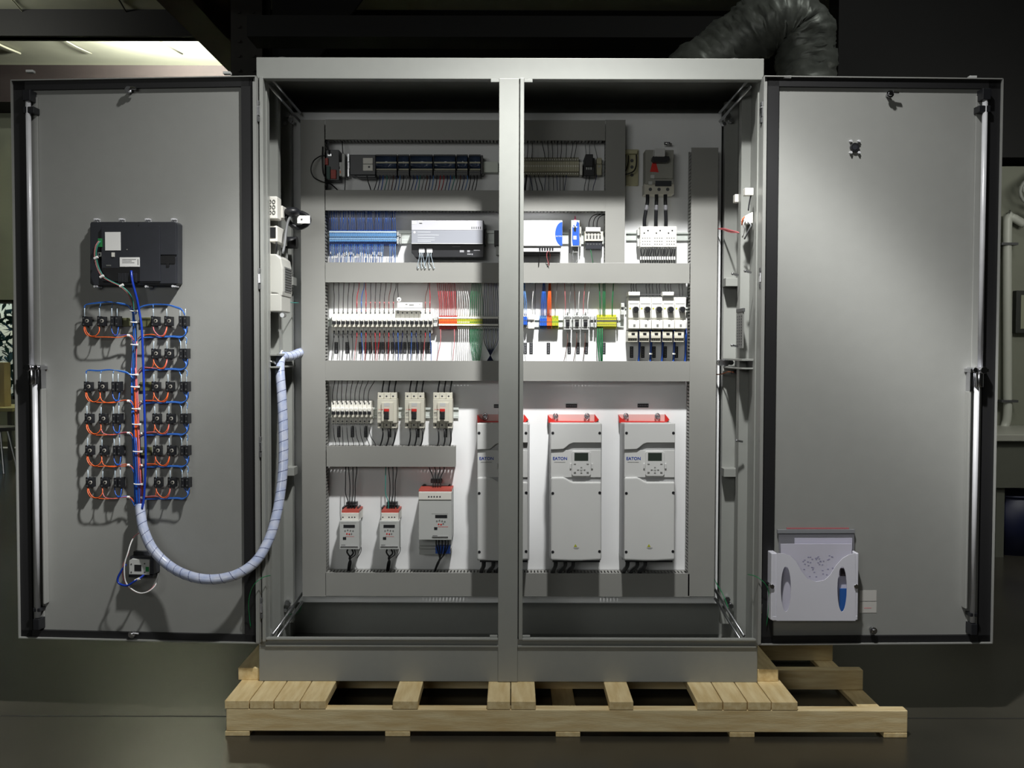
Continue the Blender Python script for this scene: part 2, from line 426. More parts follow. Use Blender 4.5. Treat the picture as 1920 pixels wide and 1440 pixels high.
# ---------------------------------------------------------------- room
floorm=mat('sealed_concrete',(68,65,57),.26,noise=.35,nscale=1.3,rgb2=(46,44,39),bump=.1,bscale=12)
def struct(m,name,mt,**k): 
    o=m.obj(name,mt,**k); o['kind']='structure'; return o
m=M(); m.box(-9,5,-6,9,-.05,0); fl=struct(m,'floor',floorm)
m=M(); m.box(-9,5,-.02,-.012,0,.0006); struct(m,'trim_20',mat('shadow_edge_line',(36,35,32),.6))  # dark line painted where the door's shadow ends on the floor
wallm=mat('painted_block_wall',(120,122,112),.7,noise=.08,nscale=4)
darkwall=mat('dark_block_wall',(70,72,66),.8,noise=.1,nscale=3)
RX0,RX1,RY0,RY1,RZ=-9,5,-6,9.9,5.0
ceilm=mat('ceiling_insulation',(190,192,170),.8,noise=.08,nscale=3)
dsteel=mat('dark_steel_beam',(14,13,13),.7,noise=.2,nscale=5)
rsteel=mat('red_primer_steel',(58,36,30),.7,noise=.2,nscale=5)
m=M(); m.box(RX0,RX1,RY0,RY1,RZ,RZ+.05); struct(m,'ceiling',ceilm)
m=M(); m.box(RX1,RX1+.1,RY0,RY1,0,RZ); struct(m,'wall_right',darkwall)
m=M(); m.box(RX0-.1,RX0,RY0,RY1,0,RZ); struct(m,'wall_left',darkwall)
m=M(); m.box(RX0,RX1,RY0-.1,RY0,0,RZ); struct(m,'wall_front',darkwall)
# back wall with a window opening at far left
wl=at(-230,640,RY1); 
wx0,wx1=at(-240,640,RY1).x, at(19,640,RY1).x+.06; wz0,wz1=at(5,742,RY1).z-.05, at(5,562,RY1).z
m=M(); m.box(RX0,wx0,RY1,RY1+.15,0,RZ); m.box(wx1,RX1,RY1,RY1+.15,0,RZ); m.box(wx0,wx1,RY1,RY1+.15,0,wz0); m.box(wx0,wx1,RY1,RY1+.15,wz1,RZ)
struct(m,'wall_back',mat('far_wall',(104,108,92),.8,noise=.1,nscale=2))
glass=mat('window_glass',(235,245,245),.02,trans=1.0)
m=M()
for a,b,c,d in ((wx0,wx1,wz0,wz0+.05),(wx0,wx1,wz1-.05,wz1),(wx0,wx0+.05,wz0,wz1),(wx1-.05,wx1,wz0,wz1),((wx0+wx1)/2-.02,(wx0+wx1)/2+.02,wz0,wz1)): m.box(a,b,RY1+.04,RY1+.1,c,d)
wf=struct(m,'window_1',mat('window_frame_paint',(60,62,58),.5,noise=.1))
m=M(); m.box(wx0,wx1,RY1+.065,RY1+.07,wz0,wz1); m.obj('pane',glass,wf)
# shrubs outside the window
leaf=mat('leaf_green',(58,104,84),.5,noise=.4,nscale=3)
m=M(); random.seed(3)
for i in range(2600):
    c=Vector((random.uniform(wx0-1,wx1+1.5),random.uniform(11.5,13.2),random.uniform(.0,2.6)))
    a=Vector((random.uniform(-1,1),random.uniform(-1,1),random.uniform(-1,1))).normalized()*.11; b=a.cross(Vector((random.random(),random.random(),1))).normalized()*.05
    m.add([c-a,c-b,c+a,c+b],[(0,1,2,3)])
tag(m.obj('shrub',leaf),'green leafy shrub seen through the far left window','shrub',kind='stuff')
m=M(); m.box(-12,8,10.2,20,-.1,-.02); tag(m.obj('ground',mat('outside_ground',(120,130,110),.9,noise=.1)),kind='structure')
# purlins, rafter, column
def dk(x0,x1,y0,y1,z0,z1,name,mt=dsteel):
    m=M(); m.box(x0,x1,y0,y1,z0,z1); return struct(m,name,mt)
Yp=8.0
for i,(yy,pb_) in enumerate(((7.75,70),(5.3,None),(3.2,None),(1.2,None))):
    zb=at(200,70,7.75).z
    m=M(); m.box(RX0,RX1,yy,yy+.09,zb,RZ); m.box(RX0,RX1,yy-.05,yy+.14,zb,zb+.012)
    struct(m,'beam_%d'%(i+1),dsteel)
m=M(); m.box(RX0,RX1,RY1-.6,RY1,at(200,124,RY1-.6).z-.45,at(200,122,RY1-.6).z); struct(m,'beam_5',mat('dull_primer_steel',(30,20,18),.8,noise=.2,nscale=5))
h=4.15-CAM.z
m=M(); xl=-1.02*h; m.box(xl,xl+.30,-1,RY1-.6,4.15,4.165); m.box(xl+.14,xl+.16,-1,RY1-.6,4.165,4.98); m.box(xl,xl+.30,-1,RY1-.6,4.96,4.98)
m.box(xl+.28,xl+.30,-1,RY1-.6,4.165,4.98); struct(m,'beam_6',rsteel)
c=at(462,60,5.0); m=M(); m.box(c.x-.13,c.x+.13,5.0,5.02,0,RZ); m.box(c.x-.13,c.x+.13,5.28,5.30,0,RZ); m.box(c.x-.01,c.x+.01,5.02,5.28,0,RZ)
for i in range(14):
    for dx in (-.06,.06):
        m.cyl((c.x+dx,4.985,3.2+i*.12),(c.x+dx,5.0,3.2+i*.12),.014,n=6)
struct(m,'trim_1',mat('steel_column_paint',(44,40,34),.6,noise=.2))
m=M(); c=at(470,60,4.9)
m.prism([(c.x+.13,3.2),(c.x+.13,4.98),(c.x+1.5,4.98)],5.1,5.13); struct(m,'trim_2',dsteel)
# hazy service deck / crossing beams at the top right, dark
m=M(); m.box(-2.0,RX1,4.2,4.5,at(1200,70,4.2).z,at(1200,30,4.2).z); struct(m,'beam_7',dsteel)
m=M(); z0=at(1700,300,3.4).z; m.box(at(1560,300,3.4).x,RX1,3.3,3.5,z0,RZ); struct(m,'beam_8',dsteel)
m=M(); m.box(-2.6,RX1,8.6,8.7,at(1200,165,8.6).z,RZ); struct(m,'beam_9',mat('far_dark_bulkhead',(20,20,20),.8,noise=.1))
# partition wall at the right with counter and pipe
pw=3.3; m=M(); m.box(at(1560,600,pw).x,RX1,pw,pw+.1,0,at(1900,312,pw).z); struct(m,'wall_partition',mat('partition_paint',(132,134,120),.7,noise=.06))
# ceiling service light hidden behind the first purlin
area('ceiling_strip',(at(340,80,8.0).x,8.25,4.72),(at(340,80,8.0).x,8.6,5.3),420,1.5,.12,(1,1,.92))
area('near_ceiling_fill',(-6.0,6.2,4.7),(-6.2,7.2,5.3),26,1.2,.12,(1,1,.92))  # unseen light added to brighten the nearer ceiling band
for i,(xx,w_,c_) in enumerate(((-4.2,.009,(70,70,60)),(-6.25,.014,(205,205,180)),(-5.35,.007,(195,195,170)),(-7.6,.012,(70,70,60)))):
    m=M(); m.tube([Vector((xx+.12*math.sin(j*.5),5.4+j*.3,RZ-.012-.02*abs(math.sin(j*.9)))) for j in range(14)],w_,6); struct(m,'trim_%d'%(i+3),mat('seam_%d'%i,c_,.7))
# ---------------------------------------------------------------- flexible duct
m=M(); path=smoothpath([at(1240,190,1.9),at(1330,118,1.9),at(1400,66,1.85),at(1455,38,1.8),at(1500,52,1.8),at(1512,110,1.8),at(1508,200,1.8),at(1505,330,1.85)],14)
R_=.152; rnd=random.Random(5)
vs_=[]; 
def rr(q): return R_*(1+.010*math.sin(q*230)+.025*math.sin(q*61+1)+.02*math.sin(q*23))
m.tube(path,rr,26)
for v in m.v:
    v+=Vector((rnd.uniform(-1,1),rnd.uniform(-1,1),rnd.uniform(-1,1)))*.008
o=m.obj('flexible_duct',mat('aluminium_foil',(128,132,126),.45,.35,noise=.3,nscale=20,bump=.8,bscale=30))
tag(o,'crinkled silver flexible air duct bending down behind the cabinet top right','air duct')
# ---------------------------------------------------------------- right background
m=M(); Yk=2.55
x0=at(1862,830,Yk).x; zt=at(1900,815,Yk).z; zb2=at(1900,916,Yk).z
t=thing('work_counter','pale laminate counter with a deep front panel against the partition wall','counter',((x0+RX1)/2,Yk,0))
m.box(x0,RX1-.1,Yk,pw-.002,zt-.04,zt); m.obj('worktop',mat('counter_top',(170,170,160),.4,noise=.05),t,.004)
m=M(); m.box(x0+.03,RX1-.12,Yk+.03,Yk+.05,zb2,zt-.04); m.obj('front_panel',mat('counter_front',(98,100,90),.6,noise=.05),t)
for xx in (x0+.05,RX1-.2):
    m=M(); m.box(xx,xx+.05,Yk+.05,Yk+.1,0,zb2); m.obj('leg',mat('counter_front',(98,100,90)),t)
m=M(); a=at(1887,400,pw-.06); pr=.028
m.tube(smoothpath([at(1920,420,pw-.05),at(1895,408,pw-.05),at(1889,430,pw-.05),at(1889,700,pw-.05),at(1889,775,pw-.05),at(1884,800,pw-.05),at(1876,818,pw-.10)],6),pr,12)
for yy in (458,752): 
    c=at(1889,yy,pw-.05); m.box(c.x-.055,c.x+.055,pw-.085,pw,c.z-.008,c.z+.008,1)
tag(m.obj('wall_pipe',[mat('white_pvc',(200,202,192),.4,noise=.05),dkgrey]),'white pipe clamped to the wall above the counter at the far right','pipe')
m=M(); a=at(1903,545,pw-.03); b=at(1925,625,pw-.03); m.box(a.x,b.x+.3,pw-.05,pw,b.z,a.z); m2=m.obj('notice_board',mat('board_frame',(50,52,48),.6,noise=.1),bevel=.004)
tag(m2,'dark framed board on the wall beside the white pipe','notice board')
m=M(); m.box(a.x+.03,b.x+.27,pw-.055,pw-.05,b.z+.03,a.z-.03); m.obj('board_surface',mat('board_paper',(150,152,130),.6,noise=.05),m2)
for i in range(4):
    c=at(1893,330,pw-.12); m=M()
    r=.12+.03*i; m.tube([c+Vector((.25+r*math.cos(t_),-.02*i,-.02+.6*r*math.sin(t_)-.03*i)) for t_ in [2*PI*j/28 for j in range(29)]],.012,6,cap=False)
    tag(m.obj('hose_coil',mat('hose_grey',(150,152,145),.5,noise=.05)),'grey coiled hose hanging high on the wall at the far right','hose','coiled hoses high on the right wall')
m=M(); c=at(1897,980,Yk+.25)
m.cyl((c.x,c.y,.0),(c.x,c.y,.36),.17,.2,n=20); m.tube([Vector((c.x+.2*math.cos(t_),c.y+.2*math.sin(t_),.36)) for t_ in [2*PI*j/20 for j in range(21)]],.008,6,cap=False)
tag(m.obj('waste_bin',mat('navy_bin_plastic',(20,26,60),.5,noise=.1)),'dark blue waste bin under the counter at the far right','waste bin')
# ---------------------------------------------------------------- left background
m=M(); Yt=7.6; x1=at(20,765,Yt).x; zt=at(10,765,Yt).z
t=thing('work_table','long work table with a dark edge standing below the far left window','table',(x1-.8,Yt,0))
m.box(x1-2.2,x1+.02,Yt,Yt+.8,zt-.04,zt); m.obj('table_top',mat('table_top_laminate',(170,165,120),.5,noise=.05),t,.003)
for xx in (x1-2.1,x1-.06):
    for yy in (Yt+.04,Yt+.7):
        m=M(); m.box(xx,xx+.05,yy,yy+.05,0,zt-.04); m.obj('leg',dkgrey,t)
m=M(); c=at(4,860,6.6)
t=thing('stool','dark round stool beside the work table at the far left','stool',(c.x-.05,6.6,0))
m.cyl((c.x-.05,6.6,.42),(c.x-.05,6.6,.46),.18,n=20); m.obj('seat',dkgrey,t,.004)
for k_ in range(4):
    a_=PI/4+k_*PI/2; m=M(); m.cyl((c.x-.05+.1*math.cos(a_),6.6+.1*math.sin(a_),.42),(c.x-.05+.19*math.cos(a_),6.6+.19*math.sin(a_),0),.012,n=8); m.obj('leg',zinc,t)
m=M(); c=at(2,700,7.9); m.box(c.x-.35,c.x+.06,7.85,8.0,zt,zt+.5); m.box(c.x-.2,c.x-.1,7.9,7.95,zt+.5,zt+.52); tag(m.obj('cardboard_sheet_box',mat('kraft_board',(165,150,110),.7,noise=.05),bevel=.004),'upright tan carton on the far left work table','carton')
# ---------------------------------------------------------------- pallet
FZ=-.185; zt=.115; zb=.088; zs=.016
pal=thing('wooden_pallet','long pine pallet under the grey cabinet','pallet',(.17,.2,0))
sx0=at(424,1360,FZ).x; sx1=at(1702,1350,FZ).x
for i,yy in enumerate((FZ,.215,.55)):
    m=M(); m.box(sx0,sx1,yy,yy+.04,zs,zb); m.obj('stringer',wood,pal,.003)
wood2=mat('pine_wood_across',(238,218,170),.6,noise=.3,nscale=6,rgb2=(216,190,136),stretch=(9,1.2,9),bump=.3,bscale=40)
def bcut(a,b): return at(a,1322,FZ).x, at(b,1322,FZ).x
for a,b in ((421,467),(468,513),(514,562),(563,611),(736,784),(913,957),(958,1005),(1142,1188),(1307,1355),(1356,1401),(1402,1446),(1447,1496)):
    x0,x1=bcut(a,b); m=M(); m.box(x0+.0006,x1-.0006,FZ-.001,.60,zb,zt); m.obj('deck_board',[wood2],pal,.002)
for a,b in ((422,468),(722,769),(1042,1088),(1368,1415),(1657,1701)):
    x0=at(a,1385,FZ).x; x1=at(b,1385,FZ).x; m=M(); m.box(x0,x1,FZ-.0005,.60,0,zs); m.obj('bottom_board',wood2,pal,.002)
for a,b,s_ in ((445,489,0),(1416,1461,1)):
    x0=at(a,1270,0.0).x; x1=at(b,1270,0.0).x
    if s_: x0=XR+.001
    else: x1=XL-.001
    m=M(); m.box(x0,x1,.01,.56,zt,zt+.042)
    tag(m.obj('wooden_cleat',[wood2],bevel=.002),'short pine cleat lying on the pallet along the '+('right' if s_ else 'left')+' side of the cabinet','wooden cleat','pine cleats beside the cabinet base')
# unseen fill lights added beyond the cabinet to brighten the background
area('right_wall_fill',(3.3,1.3,2.45),(3.2,3.2,.4),15,.9,.3,(1,1,.92))
area('duct_fill',(2.4,.5,4.7),(1.9,1.9,2.4),13,.6,.3,(.97,1,.95))  # added to lift the dark foil duct
area('left_bay_fill',(-6.5,7.0,4.3),(-7.2,8.6,0),26,1.2,.3,(1,1,.92))
area('rear_fill',(-4.6,2.6,4.4),(-3.2,2.4,0),14,1.2,.3,(.95,1,.97))
# ================================================================ devices on the mounting panel
def FP(d): return P-d
def V0(px,py,Y=P): return at(px,py,Y)
# ---- miniature breakers -------------------------------------------------
def make_mcb(px,py,w,kind,label,group):
    """px,py: left top of the front in the photo; w width in px"""
    f=FP(.046); s=w/8.55
    t=thing('miniature_breaker',label,'circuit breaker',V0(px+w/2,py+40*s),group)
    m=M()
    m.pb(px+.2,py,px+w-.2,py+17*s,f,P-.002)
    m.pb(px+.2,py+30*s,px+w-.2,py+43*s,f,P-.002)
    m.pb(px+.2,py+14*s,px+w-.2,py+31*s,FP(.062),P-.003)
    m.pdisc(px+w/2,py+17*s,3.2*s,FP(.067),FP(.05),12)
    m.obj('housing',whitep if kind else mat('lit_white_plastic',(232,231,224),.38,noise=.03),t,.0006,seg=1)
    m=M(); m.pb(px+w*.3,py+20*s,px+w*.7,py+25*s,FP(.074),FP(.06)); m.pb(px+w*.08,py+20.5*s,px+w*.92,py+26*s,FP(.0635),FP(.06))
    m.obj('toggle',blackp,t)
    m=M(); m.pdisc(px+w/2,py+4.5*s,1.6*s,FP(.0475),FP(.04),8); m.pdisc(px+w/2,py+39*s,1.6*s,FP(.0475),FP(.04),8)
    m.obj('terminal_screw',dkgrey,t,label='two dark terminal holes')
    m=M(); m.pb(px+.2,py+27.5*s,px+w-.2,py+31*s,FP(.0655),FP(.06)); m.obj('pale_strip',beigep,t)
    return t
t0=make_mcb(622,582,8.56,0,'miniature breaker in the long row of twenty-two white breakers on the upper panel','long row of miniature breakers')
for i in range(1,22): dup(t0,pdelta(622,600,622+8.56*i,600,FP(.046)))
t0=make_mcb(621,752,8.35,1,'miniature breaker in the short row of nine white breakers, left of the moulded case breakers','short row of miniature breakers')
for i in range(1,9): dup(t0,pdelta(621,770,621+8.35*i,770,FP(.046)))
# ---- moulded case breakers ----------------------------------------------
def make_mccb():
    f=FP(.068); t=thing('moulded_case_breaker','','circuit breaker',V0(725,803),'moulded case breakers beside the short breaker row')
    m=M(); m.pb(707.5,748,744,793,f,P-.002); m.pb(708,736,744,746,FP(.055),P-.003); m.pb(708,746,744,749,FP(.05),P-.003)
    for a,b in ((708,719.3),(720,731.8),(732.5,744)):
        m.pb(a,736,b,747.5,FP(.058),FP(.03)); m.pb(a,793,b,803,FP(.058),P-.003)
    m.pb(715,755,737,790,FP(.076),f)
    m.obj('housing',beigep,t,.001)
    m=M(); m.pb(720,755.5,730.5,762,FP(.0765),f); m.pb(719.5,766.5,729.5,786.5,FP(.0763),f,1); m.obj('rating_label',[greyp,dkgrey],t)
    m=M(); m.pb(720,767,729.3,771.5,FP(.083),FP(.075)); m.obj('trip_indicator',redp,t)
    m=M(); m.pb(721.5,772,728,785,FP(.090),FP(.075)); m.obj('toggle',blackp,t,.001)
    m=M()
    for x in (712.6,724.7,736.9): m.pdisc(x,743,1.7,FP(.0585),FP(.05),10); m.pdisc(x,797,1.8,FP(.0585),FP(.05),10)
    m.obj('terminal_screw',ink,t)
    m=M(); 
    for yy in (773,776,779,785): m.pb(709.5,yy,715,yy+.8,FP(.0684),f)
    m.obj('printed_lines',midgrey,t)
    text('EATON',at(714.2,768,FP(.0768)),.0052,redp,t,'logo_lettering')
    return t
t0=make_mccb()
t0['label']='moulded case breaker with red indicator, first and nearest the row of nine small breakers'
dup(t0,pdelta(725,770,776.5,770,FP(.068)),'moulded case breaker with red indicator, middle one of three')
dup(t0,pdelta(725,770,829.5,770,FP(.068)),'moulded case breaker with red indicator, last of three above the large drive')
# ---- variable frequency drives (large) ------------------------------------
vfdw=mat('drive_cover',(208,209,208),.42,noise=.03); vfdd=mat('drive_body',(176,177,178),.45,noise=.03)
def make_vfd():
    f=FP(.165); g=FP(.178)
    t=thing('variable_frequency_drive','','motor drive',V0(1080,1052),'three tall grey drives')
    m=M(); m.pb(1032.6,795,1127.5,1051,f,FP(.10)); m.pb(1031.5,794.5,1127.8,1050,FP(.10),P-.004); m.obj('body',vfdd,t,.003)
    m=M(); m.pprism([(1032.5,793.5),(1127.8,793.5),(1127.8,830.5),(1075,830.5),(1068,833),(1061,839),(1056,842.5),(1032.5,843.5)],g,f); m.obj('upper_cover',vfdw,t,.0025)
    m=M(); m.pprism([(1032.5,895),(1056,894.5),(1062,897),(1069,901.5),(1075,903.5),(1127.8,903.5),(1127.8,1050),(1090,1052),(1070,1052),(1032.5,1050.5)],g,f); m.obj('lower_cover',vfdw,t,.007,seg=3)
    m=M(); m.pb(1033,844,1127,895,FP(.170),f); m.obj('middle_cover',vfdw,t,.001)
    m=M(); m.pprism([(1074,846),(1105,846),(1108,849),(1108,890),(1105,893),(1075,893),(1072,890),(1072,849)],FP(.176),FP(.168)); 
    m.pb(1068.5,869,1071.5,879,FP(.175),FP(.168)); m.pb(1108.5,869,1112,879,FP(.175),FP(.168)); kp=m.obj('keypad',vfdw,t,.0015)
    m=M(); m.pb(1077,849,1103,864,FP(.1765),FP(.175)); m.obj('display',mat('lcd_screen',(52,60,54),.15),kp)
    m=M(); m.pdisc(1090,880,2.6,FP(.1775),FP(.175),12)
    for a,b in ((1084,881),(1096,881),(1090,876.5),(1090,886.5)): m.pb(a-1.6,b-.8,a+1.6,b+.8,FP(.1775),FP(.175),1)
    for a,b in ((1078,886),(1102,886)): m.pb(a-2,b-1.3,a+2,b+1.3,FP(.1775),FP(.175),1)
    for a,b in ((1078,870),(1102,870)): m.pb(a-2,b-.6,a+2,b+.6,FP(.1775),FP(.175),1)
    m.pb(1074,892.2,1098,893.2,FP(.1765),FP(.175),1)
    m.obj('key',[greyp,midgrey],kp)
    for a,b in ((1036.5,812),(1124.5,812),(1036.5,925),(1124.5,924),(1036.5,1035),(1124,1034)):
        m=M(); m.pdisc(a,b,2.7,FP(.179),FP(.172),10); m.obj('cover_screw',blackp,t,label='dark cover screw')
    text('EATON',at(1050,860,FP(.1703)),.0155,logo_blue,t,'logo_lettering',bold=.0004)
    m=M(); m.pb(1039,866.3,1060,867.3,FP(.1703),FP(.169)); m.obj('printed_lines',midgrey,t)
    m=M(); m.pprism([(1079,1020),(1082.2,1025.5),(1075.8,1025.5)],FP(.1785),FP(.177)); m.pb(1075,1027,1086,1027.8,FP(.1785),FP(.177),1); m.pb(1077,1029,1084,1029.6,FP(.1785),FP(.177),1)
    m.obj('warning_sticker',[yelp,midgrey],t)
    m=M(); m.pb(1028.5,777,1115,793,FP(.004),P-.001); m.pprism([(1115,777),(1123,787),(1115,793)],FP(.02),P-.001,1); m.pprism([(1027.5,778),(1031,783),(1042,790),(1114,790.5),(1114,793),(1028.5,793)],FP(.03),P-.001,1)
    m.obj('mounting_flange',[mat('pink_tinted_plate',(216,176,172),.5,noise=.05),redp],t,label='red-edged mounting flange')
    m=M()
    for x in (1041.5,1100.5):
        c=at(x,781,FP(.01)); m.tube([Vector((c.x+.008*math.cos(a),FP(.012),c.z+.011*math.sin(a))) for a in [2*PI*i/14 for i in range(15)]],.003,6,cap=False); m.pdisc(x,781,2.5,FP(.010),FP(.004),10)
    m.obj('mounting_screw',steel,t)
    m=M(); m.pb(1036,1050,1125,1054,FP(.14),FP(.05)); 
    m.obj('gland_plate',blackp,t)
    m=M()
    for x0,x1,r in ((1042,1036,.008),(1060,1050,.0075),(1075,1066,.0075)):
        m.tube(smoothpath([at(x0,1053,FP(.11)),at(x0-1,1062,FP(.10)),at(x1,1071,FP(.07)),at(x1-1,1083,FP(.05))]),r,8)
    m.obj('power_cable',blackp,t)
    return t
t0=make_vfd(); t0['label']='tall grey variable frequency drive, middle one of three, right of the centre post'
dup(t0,pdelta(1080,900,1217.5,900,FP(.165)),'tall grey variable frequency drive, last one beside the right wiring duct')
dup(t0,pdelta(1080,900,942.5,900,FP(.165)),'tall grey variable frequency drive half hidden behind the centre post')
# nameplates above them
def plate(px0,py0,px1,py1,label,group,txt=None,vert=False,d=.002):
    m=M(); m.pb(px0,py0,px1,py1,FP(d),P-.0002); o=m.obj('name_plate',blackp,bevel=.0002); tag(o,label,'name plate',group)
    m=M()
    if vert:
        n=int((py1-py0)/3.2); 
        for i in range(n): m.pb(px0+(px1-px0)*.3,py0+1.6+i*3.2,px1-(px1-px0)*.3,py0+3.2+i*3.2,FP(d)-.0003,FP(d)-.0001)
    else:
        n=int((px1-px0)/3.2)
        for i in range(n): m.pb(px0+1.6+i*3.2,py0+(py1-py0)*.3,px0+3.4+i*3.2,py1-(py1-py0)*.3,FP(d)-.0003,FP(d)-.0001)
    m.obj('printed_lines',mat('plate_print',(120,120,124),.6),o)
    return o
plate(1061,757.5,1082,764.5,'small black name plate above the middle tall drive',None)
plate(1195.5,757,1216,764,'small black name plate above the tall drive nearest the right duct',None)
plate(926,758,946,765,'small black name plate partly hidden behind the centre post',None)
# ---- small drives ---------------------------------------------------------
def make_small():
    f=FP(.125); t=thing('small_drive','','motor drive',V0(657,1035),'small grey drives at the lower left')
    m=M(); m.pb(636.5,977,673.5,1030,f,FP(.075)); m.pb(640.5,975,672.5,1028,FP(.075),P-.002); m.obj('body',greyp,t,.0012)
    m=M(); m.pb(640,962,672.5,977.5,FP(.108),P-.003); m.obj('terminal_cover',whitep,t,.001)
    m=M(); m.pb(640.5,957,673,962.5,FP(.10),P-.003); m.obj('base_trim',mat('salmon_red_plastic',(182,78,66),.5,noise=.05),t,.0008,label='red trim')
    m=M()
    for x in (643,652,658,664,671): m.pb(x-1.6,951.5,x+1.4,958,FP(.06),P-.003)
    m.obj('retaining_clip',blackp,t)
    m=M()
    for x in (643,654.5,660,665): m.pdisc(x,970,1.4,FP(.1085),FP(.10),8)
    m.obj('terminal_screw',ink,t)
    m=M(); m.pb(639,980.3,668,980.8,f-.0004,f); m.pb(644,984,665.3,989.8,f-.0006,f,1); m.obj('display',[midgrey,blackp],t)
    m=M()
    for x,yy,c_ in ((647,995.5,0),(652,994,0),(657,995,0),(662,995.5,0),(650.5,1001,1),(655,1001.5,1),(659,1001,0)): m.pdisc(x,yy,1.5,f-.001,f,8,c_)
    m.pb(648,1005.8,664,1006.3,f-.0004,f,1); m.pb(639.5,1021.5,647.5,1022.6,f-.0004,f,2)
    m.obj('key',[midgrey,redp,dkgrey],t)
    m=M(); m.pb(643,1007,649,1012,f-.0008,f); m.obj('data_port',blackp,t)
    m=M(); m.pb(638.5,1024.3,671,1026.2,f-.002,f); m.obj('bright_trim',steel,t)
    m=M()
    m.tube(smoothpath([at(652,1030,FP(.07)),at(651,1036,FP(.07)),at(657,1046,FP(.05)),at(654,1056,FP(.04)),at(652,1072,FP(.03))]),.0032,7)
    m.tube(smoothpath([at(660,1030,FP(.06)),at(662,1038,FP(.07)),at(655,1046,FP(.05)),at(658,1054,FP(.04)),at(655,1072,FP(.03))]),.0032,7)
    m.tube(smoothpath([at(665,1030,FP(.06)),at(666,1040,FP(.07)),at(656,1050,FP(.05)),at(655,1074,FP(.03))]),.0022,6)
    m.tube(smoothpath([at(672,1022,FP(.05)),at(677,1026,FP(.06)),at(676,1036,FP(.04)),at(670,1046,FP(.02))]),.0014,6)
    m.obj('outgoing_cable',blackp,t)
    return t
t0=make_small(); t0['label']='small grey drive with red trim, beside the left wiring duct'
dup(t0,pdelta(655,1000,730,1000,FP(.125)),'small grey drive with red trim, between its twin and the larger drive')
f=FP(.13); t=thing('compact_drive','larger square grey drive with a red top trim and a small display','motor drive',V0(815,1035))
m=M(); m.pb(785,922.5,847,1012.5,f,P-.003); m.pb(786,1012.5,846,1040,FP(.06),P-.003); m.pb(785.5,1025,847,1029,FP(.085),FP(.05)); m.obj('body',greyp,t,.0015)
m=M(); m.pb(785,923,846.5,937,f-.003,f); m.obj('terminal_cover',whitep,t,.001)
m=M(); m.pb(785,918,847,922.8,FP(.115),P-.003); m.obj('base_trim',MATS['salmon_red_plastic'],t,.0008)
m=M(); 
for a,b in ((789,801),(838,846)): m.pprism([(a,918),(a+2,911),(a+5,908.5),(b-4,908.5),(b-1,913),(b,918)],FP(.02),P-.002)
m.pb(801,913.5,838,918,FP(.03),P-.002); m.obj('retaining_clip',blackp,t)
m=M()
for x in (804,809,814,819.5,825): m.pdisc(x,931.5,1.6,f-.0035,f,8)
m.obj('terminal_screw',ink,t)
m=M(); m.pb(809,963.3,840,963.9,f-.0004,f); m.pb(816,965.5,838.5,971.5,f-.0006,f,1); m.obj('display',[midgrey,blackp],t)
m=M()
for x,yy,c_ in ((819,977,0),(824,976,0),(829,977,0),(834,978,0),(822.5,983,1),(827,983.5,1),(831,982,0)): m.pdisc(x,yy,1.6,f-.001,f,8,c_)
m.pb(821,987.5,840,988.2,f-.0004,f,1); m.pb(811,1004,820,1005.2,f-.0004,f,2); m.obj('key',[midgrey,redp,dkgrey],t)
m=M(); m.pb(814,988.5,820,993.5,f-.0008,f); m.obj('data_port',blackp,t)
m=M(); m.pb(810,1006,840,1008.2,f-.002,f); m.obj('bright_trim',steel,t)
m=M(); m.pb(816.5,1024,844,1038,FP(.088),FP(.05)); m.obj('control_plug',bluep,t)
m=M()
for x0,x1 in ((818,824),(823,823),(829,822),(835,824),(840,822)): m.tube(smoothpath([at(x0,1013,FP(.06)),at(x0,1022,FP(.09)),at((x0+x1)/2+2,1040,FP(.085)),at(x1,1052,FP(.06)),at(x1-6,1066,FP(.04)),at(x1-9,1076,FP(.03))]),.0022,6)
m.obj('outgoing_cable',blackp,t)
# ---- motor starters -------------------------------------------------------
def make_ms():
    t=thing('motor_starter','','motor starter',V0(1188,641),'row of five motor starters')
    m=M(); m.pb(1178,557.5,1199.3,618,FP(.075),P-.003); m.pb(1178.3,570,1199,596,FP(.082),FP(.07)); m.pb(1178.2,600,1199.2,616,FP(.088),FP(.07)); m.pb(1178,557.5,1199.3,567,FP(.066),P-.003); m.obj('protector_body',mat('lit_white_plastic',(232,231,224)),t,.0008)
    m=M(); m.pb(1177.3,621,1195.5,641,FP(.078),P-.003); m.pb(1177.5,628,1195,634,FP(.086),FP(.07)); m.obj('contactor_body',beigep,t,.0008)
    m=M(); c=at(1191.3,580.5,FP(.082)); r=6/1850*3.63
    m.cyl((c.x,FP(.107),c.z),(c.x,FP(.08),c.z),r*.86,r,n=18); m.box(c.x-.0016,c.x+.0016,FP(.112),FP(.106),c.z-r*.8,c.z+r*.8); m.obj('rotary_knob',blackp,t,.0005)
    m=M()
    for i in range(3): m.pdisc(1181.8+6.3*i,561.5,1.5,FP(.0668),FP(.06),8)
    for i in range(4): m.pdisc(1179.7+4.1*i,637,1.25,FP(.0788),FP(.07),8)
    m.obj('terminal_screw',dkgrey,t)
    m=M(); m.pb(1187.5,608,1191.3,613,FP(.0886),FP(.08),1); m.pb(1184.5,624,1190.5,628.5,FP(.0866),FP(.07)); m.pb(1179.5,569,1197.5,570.2,FP(.0824),FP(.08),1); m.obj('indicator_window',[blackp,midgrey],t)
    m=M(); m.pb(1180,577,1183,580,FP(.0826),FP(.08)); m.obj('test_button',yelp,t)
    return t
t0=make_ms(); names=['first','second','third','fourth','fifth']
for i in range(5):
    lb='white motor starter with black knob, %s of five from the centre post'%names[i]
    if i: dup(t0,pdelta(1188,600,1188+21.7*i,600,FP(.075)),lb)
    else: t0['label']=lb
